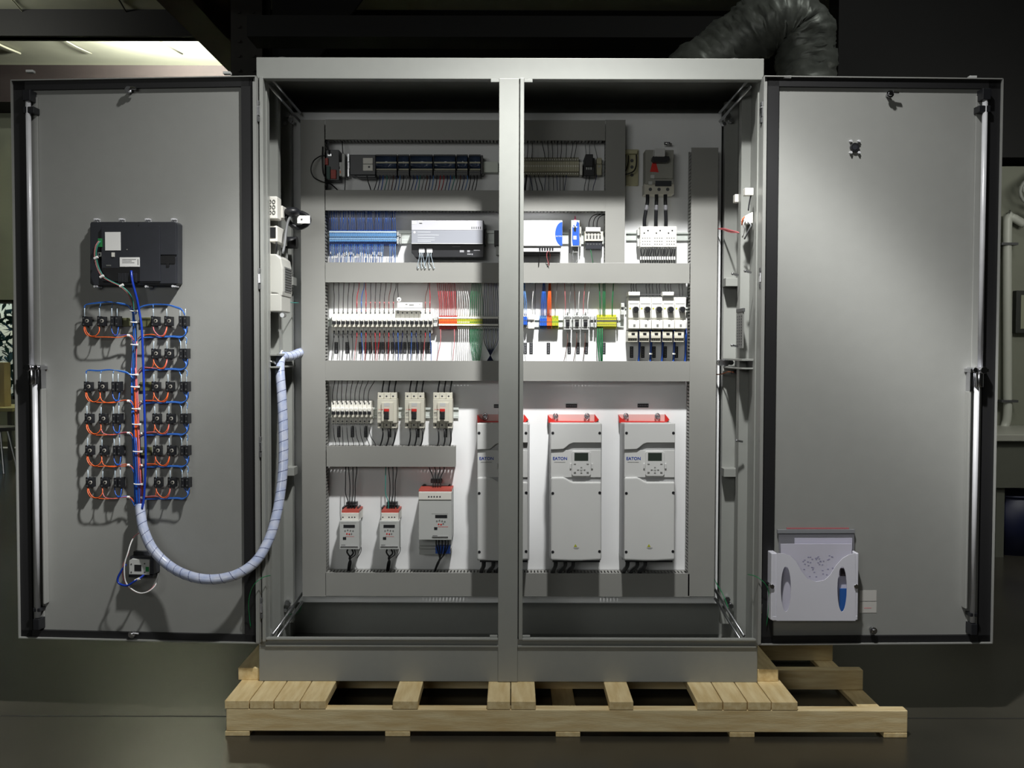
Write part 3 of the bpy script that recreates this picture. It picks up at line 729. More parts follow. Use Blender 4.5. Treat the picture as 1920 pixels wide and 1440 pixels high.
for x,l in ((1178.5,'first'),(1242,'fourth')):
    t=thing('feeder_block','small white feeder block clipped on top of the %s motor starter'%l,'terminal block',V0(x+11,558),'feeder blocks on the motor starters')
    m=M(); m.pb(x,547,x+21.5,554,FP(.09),P-.003); m.obj('body',mat('lit_white_plastic',(232,231,224)),t,.001)
    m=M(); m.pb(x+1,554,x+20.5,558.5,FP(.082),FP(.02)); m.obj('skirt',greyp,t,.0005)
m=M(); m.pb(1199.5,551,1241,553,FP(.06),FP(.045)); m.pb(1199.5,555.5,1290,557,FP(.06),FP(.045)); tag(m.obj('busbar_link',dkgrey),'grey three-phase busbar link running above the motor starters','busbar')
for i in range(5):
    x=1181+21*i; plate(x,649.5,x+6.5,671,'upright black name plate below a motor starter','name plates under the motor starters',vert=True)
# blue bundles beside each starter
for i in range(5):
    x=1198+21.7*i
    t=thing('wire_bundle','pair of dark blue wires dropping beside the %s motor starter'%names[i],'wire',at(x,677,FP(.03)),'blue wire pairs of the motor starters')
    for k_ in range(3):
        wire([(x-1+k_*1.6,616,FP(.06)),(x+k_*1.5,630,FP(.07)),(x-.5+k_*1.5,650,FP(.05)),(x+k_*1.2-1,668,FP(.03)),(x+k_*1.6-3,684,FP(.03))],['navy','blue','navy'][k_],None,None,.0021,parent=t)
    if i in (1,3):
        m=M(); m.pb(x-2.5,662,x+3.5,664.5,FP(.045),FP(.03)); m.obj('cable_tie',label_w,t)
for i,x in enumerate((1184,1188.5,1193.5,1212,1218,1224,1232,1237,1248,1253.5,1258,1274,1280)):
    wire([(x,558 if i>2 else 548,FP(.05)),(x,545,FP(.05)),(x-1,536,FP(.04)),(x+1,522,FP(.03))],'dark','thin black wire rising from the motor starters into the duct above','wires above the motor starters',.0011)
# ---- coloured terminal blocks ---------------------------------------------
def term(px,w,py0,py1,cols,label,group,n,step=None,d=.045,screws=True,cat='terminal block'):
    mats=[MATS[c] if isinstance(c,str) else c for c in cols]
    t=thing('terminal_block',label,cat,V0(px+w/2,py1),group); h=py1-py0
    m=M(); m.pb(px+.12,py0+h*.22,px+w-.12,py0+h*.78,FP(d),P-.003); m.obj('housing',mats[0],t,.0003,seg=1)
    m=M(); m.pb(px+.12,py0,px+w-.12,py0+h*.2,FP(d*.72),P-.003); m.obj('wire_entry',mats[1],t); m=M(); m.pb(px+.12,py0+h*.8,px+w-.12,py1,FP(d*.72),P-.003); m.obj('wire_entry',mats[1],t)
    m=M(); m.pb(px+w*.2,py0+h*.44,px+w*.8,py0+h*.52,FP(d+.0004),FP(d-.01)); m.pb(px+w*.3,py0+h*.08,px+w*.7,py0+h*.16,FP(d*.72+.0004),FP(.02)); m.pb(px+w*.3,py0+h*.86,px+w*.7,py0+h*.93,FP(d*.72+.0004),FP(.02)); m.obj('slot',mats[2],t)
    for i in range(1,n): dup(t,pdelta(px,py0,px+(step or w)*i,py0,FP(d)))
    return t
def clamp(px0,py0,px1,py1,label,mt=None,d=.04):
    m=M(); m.pb(px0,py0+2,px1,py1-2,FP(d*.8),P-.002); m.pb(px0+.5,py0,px1-.5,py0+(py1-py0)*.35,FP(d),P-.003); m.pb(px0+.5,py1-(py1-py0)*.35,px1-.5,py1,FP(d),P-.003)
    o=m.obj('end_clamp',mt or greyp,bevel=.0006); tag(o,label,'end clamp','grey end clamps on the rails')
    m=M(); m.pdisc((px0+px1)/2,(py0+py1)/2,min(1.8,(px1-px0)*.3),FP(d*.8+.001),FP(d*.5),8); m.obj('clamp_screw',zinc,o)
wt=mat('lit_white_plastic',(232,231,224))
term(617.5,3.3,431,459,[sky_p,bluep,dkgrey],'pale blue terminal block in the dense blue strip on the upper left rail','blue terminal strip',38)
m=M(); m.pb(617,433.2,743,436.2,FP(.0463),FP(.044)); m.pb(617,447.5,743,448.3,FP(.0463),FP(.044)); tag(m.obj('pale_strip',mat('pale_highlight',(200,220,230),.4)),'long pale highlight strip drawn along the blue terminals','marker strip')  # white-blue highlight on the terminals, put in as a pale strip
clamp(743.5,434,748,457,'grey end clamp closing the blue terminal strip')
for (x,n,cols,nm) in ((823,10,[orangep,redp,redp],'orange and red'),(857,7,[yelp,wt,wt],'white and yellow'),(881,7,[yelp,wt,greenp],'white and green-fed yellow'),(905.5,9,[dkgrey,greyp,blackp],'dark grey')):
    term(x,3.4,592,617,cols,'narrow %s terminal block between the long breaker row and the centre post'%nm,'%s terminals left of the centre post'%nm,n)
m=M(); m.pb(822.5,594.2,934,597.3,FP(.0465),FP(.044)); m.pb(822.5,607.4,934,610.5,FP(.0465),FP(.044)); tag(m.obj('pale_strip',wt),'long white marker strips clipped along the coloured terminals','marker strip')
clamp(812.5,594,820.5,612,'grey end clamp between the long breaker row and the orange terminals')
term(979.5,3.0,588,615,[bluep,wt,dkgrey],'blue terminal block just right of the centre post','blue terminals right of the centre post',3)
clamp(989.5,590,1002.5,616,'white double end clamp right of the blue terminals by the centre post',whitep)
term(1012,3.3,592,616,[bluep,sky_p,dkgrey],'blue terminal block beside two orange ones','blue terminals of the three-colour block',4)
term(1025.3,3.1,592,616,[orangep,orangep,dkgrey],'orange terminal block between blue and yellow-green ones','orange terminals of the three-colour block',3)
term(1035,3.1,592,616,[yelp,yelp,greenp],'yellow-green terminal block beside the orange ones','yellow-green terminals of the three-colour block',4)
for i,x in enumerate((1057,1074.5,1090.5)):
    t=thing('relay_module',['small relay module, first of three, nearest the three-colour terminals','small relay module, middle one of three','small relay module, last of three, nearest the striped ground terminals'][i],'relay',V0(x+8,622),'three small relay modules')
    m=M(); m.pb(x,592,x+15,618,FP(.05),P-.003); m.pb(x+3.5,588,x+12,622,FP(.044),P-.003); m.obj('socket',greyp,t,.001)
    m=M(); m.pb(x+3.5,593,x+11.5,600,FP(.056),FP(.048)); m.pb(x+4,603,x+11,611,FP(.058),FP(.048),1); m.obj('relay_body',[midgrey,blackp],t,.0008)
    m=M(); 
    for a,b in ((x+2,596),(x+13,596),(x+2,614),(x+13,614),(x+7.5,586.5)): m.pdisc(a,b,1.3,FP(.051),FP(.03),8)
    m.obj('terminal_screw',zinc,t)
clamp(1107,593,1113,613,'slim end clamp right of the relay modules')
ygs=mat('ground_terminal_plastic',(186,186,60),.4,noise=.05)
t0=thing('ground_terminal','yellow-green striped ground terminal left of the motor starters','terminal block',V0(1122,617),'row of striped ground terminals')
m=M(); m.pb(1119.5,594,1122.7,612,FP(.045),P-.003); m.pb(1119.5,590,1122.7,616,FP(.034),P-.003); m.obj('housing',ygs,t0)
m=M(); m.pb(1119.5,600.3,1122.7,603.2,FP(.0455),FP(.03)); m.pb(1119.9,596,1122,597,FP(.0455),FP(.03)); m.pb(1119.9,608,1122,609,FP(.0455),FP(.03)); m.obj('stripe',dkgrey,t0)
for i in range(1,11): dup(t0,pdelta(1119.5,600,1119.5+3.3*i,600,FP(.045)))
clamp(1114.5,592,1118.8,614,'slim end clamp at the near side of the striped ground terminals')
clamp(1156.5,594,1160,613,'slim end clamp at the far side of the striped ground terminals')
clamp(1164,568,1171,590,'small clamp and screw at the head of the motor starter rail')
# label plates in row 3
for x in (627,647.5): plate(x,641.5,x+7,662.5,'upright black name plate under the start of the long breaker row','name plates under the first breakers',vert=True)
xs=[672.5,683,691,700,708,715,724,733,741,748.5,756,765,772.5,780,788,797,803]
for x in xs: plate(x,641.5,x+6.3,662.5,'upright black name plate in the packed line under the long breaker row','packed name plates under the long breaker row',vert=True)
for x,l in ((981.5,'first plate right of the centre post'),(992.5,'second plate right of the centre post'),(1025,'under the three-colour terminals'),(1064,'under the first relay module'),(1080.5,'under the middle relay module'),(1096,'under the last relay module'),(1129,'under the striped ground terminals')):
    plate(x,642.5,x+6.5,663.5,'upright black name plate, '+l,None,vert=True)
for x in (632,657.5,682.5): plate(x,799,x+6.3,820,'upright black name plate under the short breaker row','name plates under the short breaker row',vert=True)
for x in (727,780,832): plate(x,804,x+6.5,820,'upright black name plate right under a moulded case breaker','name plates under the moulded breakers',vert=True)
for x,y,l in ((649,942,'beside the left duct'),(724.5,942,'next to the larger drive')):
    plate(x,y,x+20,y+7,'small black name plate above the small drive '+l,None,d=.03)
plate(807.5,899,827.5,905.5,'small black name plate above the larger square drive',None,d=.03)
# white label card and ring tag over the breakers
m=M(); m.pb(745,567,792,577,FP(.07),FP(.068)); m.pb(744,577,792,581.5,FP(.069),FP(.0675)); o=m.obj('label_card',label_w); tag(o,'white label card lying over the long breaker row','label')
m=M(); m.pb(760,570,764,571.5,FP(.0705),FP(.07)); m.pb(767,571,776,572.6,FP(.0705),FP(.07)); m.pb(786,570,788,571.2,FP(.0705),FP(.07)); m.obj('printed_lines',midgrey,o)
m=M(); m.pdisc(748,561.5,4.2,FP(.072),FP(.070),16); m.pdisc(748,562,1.4,FP(.0725),FP(.07),8,1); tag(m.obj('ring_tag',[label_w,dkgrey]),'round white tag with a dark centre hanging above the label card','tag')
# ---- row 2: power supplies ------------------------------------------------
t=thing('uninterruptible_supply','wide grey power module with a black lower face, left of the centre post','power supply',V0(840,483))
upsl=mat('light_silver_plastic',(196,196,204),.4,noise=.02); upsm=mat('slate_plastic',(150,153,162),.4,noise=.02)
m=M(); m.pb(771,413,907,457,FP(.10),P-.003); m.pb(904,430,911,458,FP(.07),P-.003,1); m.pprism([(771.5,456),(907,456),(907,482.5),(778,482.5),(775,477),(771.5,474)],FP(.085),P-.004,1); m.obj('body',[darkp,blackp],t,.0015)
m=M(); m.pb(771.5,413.5,905,431.5,FP(.102),FP(.099)); m.obj('upper_cover',upsl,t,.0008)
m=M(); m.pb(771.5,431.8,905,456.5,FP(.102),FP(.099)); m.obj('front_label',upsm,t,.0005)
m=M(); m.pb(773,415.5,780,420,FP(.1025),FP(.1)); m.pb(785,413.5,792,417,FP(.1025),FP(.1)); m.pb(786,418,791.5,419.5,FP(.1025),FP(.1),2)
m.pdisc(777.3,435.5,2,FP(.1025),FP(.1),10); m.pb(771.5,456.2,905,457.4,FP(.1025),FP(.099),3)
for yy,x1 in ((435.5,807),(441,823),(446,815),(450.5,815),(453,808)): m.pb(783,yy-.8,x1,yy+.6,FP(.1025),FP(.1),1)
for x in (884,888,892,896,900): m.pb(x,425,x+1.6,429.5,FP(.1025),FP(.1),2)
m.obj('printed_lines',[label_w,mat('pale_print',(186,190,196),.5),dkgrey,greyp],t)
m=M()
for x,yy,w_,h_ in ((848,462,15,1),(862,469,8,4),(876,469,5,4),(888,468,12,2),(876,475.5,7,2),(884,475.5,2.5,2.5)): m.pb(x,yy,x+w_,yy+h_,FP(.0855),FP(.084))
m.obj('small_print',mat('dim_print',(150,150,155),.5),t)
for x in (785.5,800): 
    m=M(); m.pb(x,468,x+10.5,473.5,FP(.092),FP(.08)); m.pb(x,463,x+10.5,468,FP(.09),FP(.08),1); m.obj('terminal_plug',[label_w,dkgrey],t,.0004)
for k_,x in enumerate((787,790,793,801.5,804.5,808.5)):
    dx=(-4,0,3,-5,0,4)[k_]
    wire([(x,473,FP(.09)),(x-.5,480,FP(.095)),(x+dx*.4,487,FP(.09)),(x+dx,496,FP(.085)),(x+dx+1,503,FP(.08)),(x+dx+3,499,FP(.07)),(x+3,488,FP(.05))],'clearw','fine light wire looping down from the plugs of the wide grey power module','light wires under the grey power module',.0011)
t=thing('surge_terminal','dark slim module peeking out beside the centre post on the upper rail','module',V0(932,480))
m=M(); m.pb(926.5,432,944,460,FP(.06),P-.003); m.pb(930,460,944,478,FP(.04),P-.003,1); m.obj('body',[blackp,greyp],t,.001)
t=thing('dc_power_supply','white power supply with a blue rounded end, right of the centre post','power supply',V0(1015,475))
m=M(); m.pb(950,413,1054.5,461,FP(.105),P-.003); m.pb(950,461,1051,472,FP(.10),P-.004); m.obj('body',mat('bright_white_plastic',(240,240,242),.35,noise=.02),t,.0015)
m=M(); c0=[(1054.5,417)]
pts=[(1054.5,416.5)]+[(1055-15*math.sin(a),438.5-22*math.cos(a)) for a in [PI*i/14 for i in range(15)]]+[(1054.5,461)]
m.pprism([(1054.3,416)]+[(1054.3-13.5*math.sin(PI*i/14),438.5-22.5*math.cos(PI*i/14)) for i in range(1,14)]+[(1054.3,461)],FP(.1058),FP(.104)); m.obj('blue_badge',bluep,t)
text('EATON',at(1047.7,443,FP(.1062)),.0066,label_w,t,'logo_lettering')
m=M(); m.pb(950,472,1050,476,FP(.09),P-.005); m.pb(950,461,1054,461.6,FP(.1055),FP(.1)); m.obj('lower_lip',dkgrey,t)
m=M()
for i in range(6): m.pb(1010.5+4.8*i,464.5,1013.8+4.8*i,469.5,FP(.102),FP(.09))
m.obj('terminal_screw',blackp,t)
for pts_,c_ in (([(1012.5,470,FP(.10)),(1011,480,FP(.095)),(1010.5,494,FP(.085)),(1010.5,497,FP(.06))],'black'),([(1027,470,FP(.10)),(1025,480,FP(.095)),(1028,493,FP(.085)),(1029,499,FP(.08))],'pink'),([(1029,470,FP(.10)),(1031.5,481,FP(.095)),(1029,492,FP(.085)),(1026,497,FP(.08))],'brown')):
    wire(pts_,c_,'short wire leaving the bottom of the white power supply','wires under the white power supply',.0013)
t=thing('fuse_module','narrow blue and white module with a pink tip, right of the white power supply','module',V0(1078,475))
m=M(); m.pb(1071,413,1086.5,462,FP(.055),P-.003); m.obj('body',wt,t,.001)
m=M(); m.pprism([(1073,427),(1076,421),(1079,426),(1082,415),(1086,418),(1086,460),(1074,460),(1072.5,450)],FP(.0565),FP(.054)); m.obj('blue_cover',bluep,t)
m=M(); m.pprism([(1075.5,430),(1077.5,424),(1079,424),(1080.5,430),(1079.5,434),(1077,434)],FP(.0575),FP(.056)); m.pb(1067,430,1069.5,474,FP(.03),FP(.015)); m.obj('dark_clip',blackp,t)
m=M(); m.pb(1075,442,1081,449,FP(.0575),FP(.056)); m.pb(1075,424.5,1082,426.5,FP(.0575),FP(.056)); m.obj('white_mark',label_w,t)
m=M(); c=at(1078.5,411,FP(.045)); m.cyl((c.x,c.y,c.z-.008),(c.x,c.y,c.z+.012),.005,.002,n=10); m.obj('pink_tip',mat('pink_plastic',(214,120,150),.4),t)
m=M(); m.pb(1073,461,1084,474,FP(.04),P-.004); m.obj('lower_terminal',midgrey,t,.001)
wire([(1075,470,FP(.045)),(1074,482,FP(.05)),(1079,492,FP(.05)),(1083,484,FP(.045)),(1082,472,FP(.04))],'grey','short grey wire loop under the narrow blue module',None,.0014)
t=thing('contactor_relay','small cream relay with a white marker and dark base, beside the vertical duct','relay',V0(1113,470))
m=M(); m.pb(1096,434,1131,452,FP(.05),P-.003); m.obj('body',beigep,t,.0012)
m=M(); m.pb(1098,426,1126,434,FP(.056),P-.004); m.obj('marker',label_w,t,.0005)
m=M(); m.pb(1098,452,1129,467,FP(.045),P-.003); m.obj('base',darkp,t,.0012)
m=M()
for i in range(5):
    m.pdisc(1101+6*i,437.5,1.7,FP(.051),FP(.04),8); m.pb(1099.5+6*i,441,1102.5+6*i,448,FP(.0506),FP(.04),1)
    m.pdisc(1102+5.6*i,458,1.6,FP(.046),FP(.04),8)
m.obj('terminal_screw',[zinc,dkgrey],t)
for i,x in enumerate((1104,1112,1119)):
    wire([(x,427,FP(.05)),(x+1,415,FP(.055)),(x+6,406,FP(.06)),(x+15+i,402,FP(.055)),(x+28,402,FP(.05))],'black','black wire arching from the cream relay into the vertical duct','black wires arching from the cream relay',.0017)
wire([(1107,466,FP(.04)),(1109,478,FP(.045)),(1111,488,FP(.04)),(1112,496,FP(.03))],'green','thin green wire below the cream relay',None,.0013)
clamp(1086.8,425,1090,462,'slim end clamp right of the narrow blue module'); clamp(748.5,438,751.5,457,'slim end plate after the blue terminal strip')
# ---- row 2 right: power blocks -------------------------------------------
t0=thing('power_block','','terminal block',V0(1212,463),'three white power distribution blocks')
m=M(); m.pb(1200.5,424.5,1223.2,463,FP(.055),P-.003); m.obj('housing',wt,t0,.001)
m=M(); m.pdisc(1208,437,1.5,FP(.0556),FP(.05),8); m.pdisc(1215,432.3,1.5,FP(.0556),FP(.05),8); m.obj('screw_hole',blackp,t0)
m=M()
for j,yy in enumerate((446.5,452.5,458)):
    for i in range(4): m.pb(1204+4.4*i,yy-1,1206.2+4.4*i,yy+1,FP(.0555),FP(.05))
m.obj('outlet_hole',midgrey,t0)
t0['label']='white power distribution block, first of three, nearest the vertical duct'
dup(t0,pdelta(1200.5,440,1223.3,440,FP(.055)),'white power distribution block, middle one of three'); dup(t0,pdelta(1200.5,440,1246,440,FP(.055)),'white power distribution block, last of three, nearest the right duct')
clamp(1194.5,430,1199.8,462,'slim clamp at the side of the white power blocks')
for i in range(15):
    x=1203+4.5*i
    wire([(x,462,FP(.05)),(x+random.uniform(-2,2),470,FP(.055)),(x-1.5+random.uniform(-2,2),482,FP(.045)),(x-2,492,FP(.04)),(x-2,500,FP(.03))],'dark','black wire fanning out below the white power blocks','black wires below the power blocks',.0021)
    m=M(); m.pb(x-2.5,481,x+.2,487,FP(.052),FP(.046)); tag(m.obj('wire_marker',label_w),'tiny white wire marker below the power blocks','wire marker','wire markers below the power blocks')
# main disconnect
t=thing('disconnect_switch','large grey disconnect switch with a bright square shaft and a red mark','switch',V0(1236,364))
dsw=mat('disconnect_grey',(150,150,142),.45,noise=.05)
m=M(); m.pb(1210,281,1263,345,FP(.07),P-.003); m.pb(1208,344,1264,364,FP(.062),P-.003,1); m.pb(1221,296,1262,334,FP(.082),FP(.06),0); m.obj('body',[dsw,beigep],t,.0015)
m=M(); m.pb(1228,278,1247,292.5,FP(.125),FP(.06)); m.obj('square_shaft',mat('shaft_white',(225,225,225),.25,.3),t,.001)
m=M(); m.pprism([(1224,293),(1255,293),(1256,299),(1250,304),(1226,304),(1223,299)],FP(.11),FP(.07)); m.obj('rotary_base',blackp,t,.001)
m=M(); m.pprism([(1223,305),(1230,305),(1235,323),(1219,322)],FP(.0835),FP(.08)); m.obj('red_mark',redp,t)
m=M(); m.pb(1229,339,1259,348.5,FP(.073),FP(.06)); m.obj('label_strip',darkp,t); 
m=M(); m.pb(1216,340,1223,346,FP(.073),FP(.06)); m.pb(1220,328,1227,334,FP(.083),FP(.06)); m.obj('sticker',greyp,t)
m=M()
for x in (1219.5,1235.7,1252): m.pdisc(x,355,3.2,FP(.063),FP(.05),12)
m.obj('terminal_hole',dkgrey,t)
m=M(); c=at(1251,269,FP(.03)); m.cyl((c.x-.012,c.y,c.z),(c.x+.01,c.y,c.z),.006,n=10); m.cyl((c.x+.01,c.y,c.z-.002),(c.x+.016,c.y,c.z-.002),.004,n=8); m.obj('lug_bolt',steel,t)
for i,(x0,x1) in enumerate(((1214,1208.5),(1230.8,1229.7),(1247.6,1248.6))):
    t=thing('power_cable',['thick black cable below the disconnect switch, nearest the vertical duct','thick black cable below the disconnect switch, middle one of three','thick black cable below the disconnect switch, nearest the right duct'][i],'cable',at(x1,424,FP(.04)),'three thick cables under the disconnect switch')
    pth=smoothpath(pp([(x0,362,FP(.05)),(x0,378,FP(.055)),((x0+x1)/2,395,FP(.055)),(x1,412,FP(.05)),(x1,427,FP(.045))]),5)
    m=M(); m.tube(pth,.0068,10); m.obj('cable_jacket',blackp,t)
    m=M(); m.tube(pth[7:11],.0072,10); m.obj('grey_sleeve',mat('grey_sleeve_pvc',(150,150,156),.4),t)
# lug plate behind the vertical duct
t=thing('ground_bar','cream ground terminal plate with two black wires, right of the vertical duct','terminal block',V0(1186,347))
m=M(); m.pb(1174,280,1197,348,FP(.012),P-.001); m.pb(1172.5,281,1195.5,288,FP(.03),FP(.01)); m.obj('plate',mat('cream_plate',(190,186,150),.5,noise=.08),t,.001)
m=M()
for a,b in ((1185,301),(1185,313),(1185,328)): m.pdisc(a,b,3,FP(.016),FP(.01),10)
m.obj('clamp_screw',dkgrey,t)
wire([(1178,291,FP(.03)),(1177.5,305,FP(.035)),(1173,320,FP(.04)),(1162,330,FP(.04))],'black','thin black wire curving from the cream ground plate behind the duct','wires from the cream ground plate',.0022)
wire([(1193,290,FP(.03)),(1193,308,FP(.035)),(1188,321,FP(.04)),(1174,327,FP(.04)),(1162,330,FP(.04))],'black','thin black wire curving from the cream ground plate behind the duct','wires from the cream ground plate',.0026)
# ---- row 1: controller ----------------------------------------------------
t=thing('controller_processor','black controller head module with a white square face','controller',V0(679,331))
m=M(); m.pb(656,290,704,328,FP(.07),P-.003); m.pprism([(659,322),(704,322),(704,333),(672,333),(660,327)],FP(.06),P-.004); m.obj('body',darkp,t,.002)
m=M(); m.pb(680.5,296,699,307,FP(.075),FP(.068)); m.pb(680.5,308,699,320,FP(.075),FP(.068)); m.obj('face_plate',whitep,t,.0008)
m=M(); m.pdisc(692,313,2,FP(.0758),FP(.07),10); m.obj('key_switch',blackp,t)
glossy=mat('smoke_blue_plastic',(52,66,92),.12,coat=.5,noise=.05)
for i,(a,b) in enumerate(((704,744),(746,767),(769,811),(813,854),(856,877),(879.5,901))):
    t=thing('controller_module',['black controller input module next to the white-faced head','narrow black controller module, second from the head','wide black controller module, third from the head','wide black controller module, fourth from the head','narrow black controller module, fifth from the head','narrow black controller module at the open end of the controller'][i],'controller module',V0((a+b)/2,331),'controller modules on the top rail')
    m=M(); m.pb(a,289.5,b,330,FP(.055),P-.003); m.pb(a-.8,291,a+.4,318,FP(.072),P-.003); m.obj('housing',blackp,t,.0008)
    m=M(); x0=at(a+1,303,FP(.06)).x; x1=at(b-.5,303,FP(.06)).x; zc=at(a,304,FP(.055)).z; r=.024
    prof=[(FP(.050)-.020*math.sin(PI*j/10), zc+r*math.cos(PI*j/10)) for j in range(11)]
    vs=[(x0,y_,z_) for y_,z_ in prof]+[(x1,y_,z_) for y_,z_ in prof]; fs=[(j,j+11,j+12,j+1) for j in range(10)]+[tuple(range(10,-1,-1)),tuple(range(11,22))]
    m.add(vs,fs,0,True); m.obj('glossy_cover',glossy,t)
    m=M(); m.pb(a+1,316.5,b-.5,318.6,FP(.062),FP(.05)); m.pb(a+1,303.4,b-.5,306.2,FP(.0706),FP(.06)); m.obj('marker',mat('dull_grey_strip',(176,172,146),.4),t)
    m=M(); n=int((b-a-2)/2.6)
    for r_ in (321,326):
        for j in range(n): m.pb(a+1.6+j*2.6,r_-1,a+3.1+j*2.6,r_+1,FP(.0565),FP(.05))
    m.obj('terminal_screw',mat('dull_terminal',(110,110,106),.5),t)
m=M(); m.pb(901.5,291,905.5,326,FP(.06),P-.003); tag(m.obj('end_cover',blackp,bevel=.001),'black end cover closing the controller','end cover')
m=M(); m.pb(905.5,303,934,323,FP(.035),P-.007); tag(m.obj('rail_cover',mat('pale_green_plastic',(232,238,228),.4,noise=.05),bevel=.001),'pale bare rail piece between the controller and the centre post','rail cover')
# network switch on the left, with cables
t=thing('network_module','dark module with red connectors at the top left of the panel','module',V0(625,338))
m=M(); m.pb(611,281,636,338,FP(.06),P-.003); m.obj('body',darkp,t,.0015)
m=M()
for a,b,c_,e in ((608,296,615,309),(620,318,630,335)): m.pb(a,b,c_,e,FP(.068),FP(.05))
m.obj('red_plug',mat('dull_red_plastic',(170,60,50),.5),t,.001)
m=M(); m.pb(614,288,622,293,FP(.064),FP(.055)); m.pb(612,312,619,336,FP(.066),FP(.055),1); m.obj('green_plug',[zinc,mat('dark_green_plastic',(20,70,60),.5)],t,.001)
t=thing('gateway_module','slim pale module beside the dark module with red connectors','module',V0(643,335))
m=M(); m.pb(634,304,641,330,FP(.058),P-.003); m.pb(641,288,646.5,331,FP(.07),P-.003); m.obj('body',greyp,t,.001)
m=M(); m.pb(635.5,312,637.5,317,FP(.0585),FP(.05)); m.pb(637,320,639,325,FP(.0585),FP(.05),1); m.obj('port',[blackp,orangep],t)
clamp(651,288,655,331,'slim metal end clamp left of the black controller',zinc)
wire([(610,292,FP(.07)),(600,293,FP(.09)),(588,302,FP(.11)),(583,318,FP(.11)),(589,333,FP(.11)),(605,341,FP(.09)),(620,345,FP(.06)),(634,357,FP(.03))],'black','black network cable looping out over the left duct',None,.0024,cat='cable')
wire([(609,268,FP(.05)),(613,262,FP(.07)),(616,278,FP(.07)),(617,290,FP(.065))],'dark','short dark cable above the module with red connectors',None,.0024,cat='cable')
wire([(605,275,FP(.08)),(604,300,FP(.085)),(606,325,FP(.08)),(614,340,FP(.06)),(612,357,FP(.04))],'dark','dark cable running down beside the module with red connectors',None,.0024,cat='cable')
wire([(642,262,FP(.03)),(642,275,FP(.05)),(643,289,FP(.06))],'dark','short dark wire above the slim pale module',None,.0018)
wire([(647,331,FP(.05)),(647,345,FP(.05)),(646,362,FP(.03))],'dark','short dark wire below the slim pale module',None,.0018)
wire([(688,330,FP(.06)),(690,340,FP(.06)),(694,352,FP(.045)),(697,364,FP(.03))],'black','black cable dropping from the controller head',None,.002,cat='cable')
cl=['dark','teal','navy','grey','blue','brown','dark','navy','grey','ltblue']
BP=Batch()
for i in range(31):
    x=706+i*6.3; c_=cl[(i*7)%10] if i not in (19,20) else 'red'
    if 28<=i: c_='black'
    wire([(x,329,FP(.055)),(x+random.uniform(-1,1),337,FP(.065)),(x-2.5,350,FP(.05)),(x-6+random.uniform(-1.5,1.5),364,FP(.03))],c_,'thin control wire fanning down from the controller modules into the duct','control wires below the controller',.0017,batch=BP)
BP.build('control_wires','dense fringe of thin control wires hanging from the black controller into the duct','wires')
# terminals right of the post, row 1
tb=mat('dull_cream_plastic',(186,182,156),.5,noise=.08)
term(977,4.35,295,329,[tb,mat('dim_cream_plastic',(150,147,126),.5,noise=.08),whitep],'dull cream terminal block on the top rail right of the centre post','cream terminals on the top rail',25,d=.05)
m=M(); m.pb(1087,304,1092,328,FP(.055),P-.003); tag(m.obj('end_clamp',whitep,bevel=.001),'bright white end clamp beside the black fuse holder','end clamp')
t=thing('fuse_holder','black three-pole fuse holder on the top rail','fuse holder',V0(1104,331))
m=M(); m.pb(1095,296,1115,330,FP(.055),P-.003); m.pb(1097.5,289,1112,312,FP(.07),P-.004); m.obj('body',blackp,t,.002)
m=M()
for i in range(3): m.pb(1099+4*i,313.5,1101.3+4*i,318,FP(.0562),FP(.05))
m.obj('indicator',greyp,t)
clamp(1118.5,296,1128.5,328,'cream and metal end clamp right of the black fuse holder',tb)
for i,(x0,x1) in enumerate(((990,988),(998,997),(1017,1022),(1027,1028),(1035,1036),(1045,1045),(1053,1051),(1062,1061),(1074,1070),(1081,1076),(1097,1099),(1105,1105),(1114,1120))):
    wire([(x0,258,FP(.03)),(x0,270,FP(.05)),((x0+x1)/2+.5,284,FP(.05)),(x1,297,FP(.04))],'dark' if i<10 else 'grey','black wire dropping from the top duct onto the terminals right of the centre post','wires above the top right terminals',.0014)
for i,(x0,x1) in enumerate(((987,984),(993,999),(1002,1008),(1009,1018),(1023,1021),(1029,1029),(1037,1038),(1044,1045),(1050,1050),(1056,1056),(1062,1058),(1100,1095),(1106,1102),(1119,1111))):
    wire([(x0,328,FP(.045)),(x0+(x1-x0)*.3,338,FP(.05)),(x0+(x1-x0)*.8,350,FP(.045)),(x1,364,FP(.03))],('black','navy','dark')[i%3],'black wire dropping from the terminals right of the centre post','wires below the top right terminals',.0014 if i!=0 else .004)
# ---- wires: blue strip -----------------------------------------------------
BA,BB=Batch(),Batch()
for i in range(38):
    x=619+i*3.3; j=random.uniform(-1.6,1.6)
    wire([(x,433,FP(.04)),(x,422,FP(.05)),(x+j,410,FP(.055)),(x+j*1.6,390,FP(.03))],'blue' if i%5 else 'navy','blue wire rising from the blue terminal strip into the duct','blue wires above the blue strip',.0011,batch=BA)
    if 30<i<34: continue
    wire([(x,458,FP(.04)),(x,468,FP(.05)),(x-j,480,FP(.05)),(x-j*1.5-1,498,FP(.035))],('blue','ltblue','ltblue','blue')[i%4],'light blue wire dropping from the blue terminal strip','blue wires below the blue strip',.0011,batch=BB)
BA.build('blue_wires','dense curtain of blue wires rising from the blue terminal strip','wires')
BB.build('blue_wires','dense curtain of light blue wires hanging below the blue terminal strip','wires')
m=M()
for i in range(30): 
    x=620+i*3.3; q_=474+random.uniform(-3,6); m.pb(x-.6,q_,x+.6,q_+random.uniform(4,8),FP(.054),FP(.0535))
tag(m.obj('wire_marker',label_w),'cluster of tiny white wire markers below the blue strip','wire marker',kind='stuff')
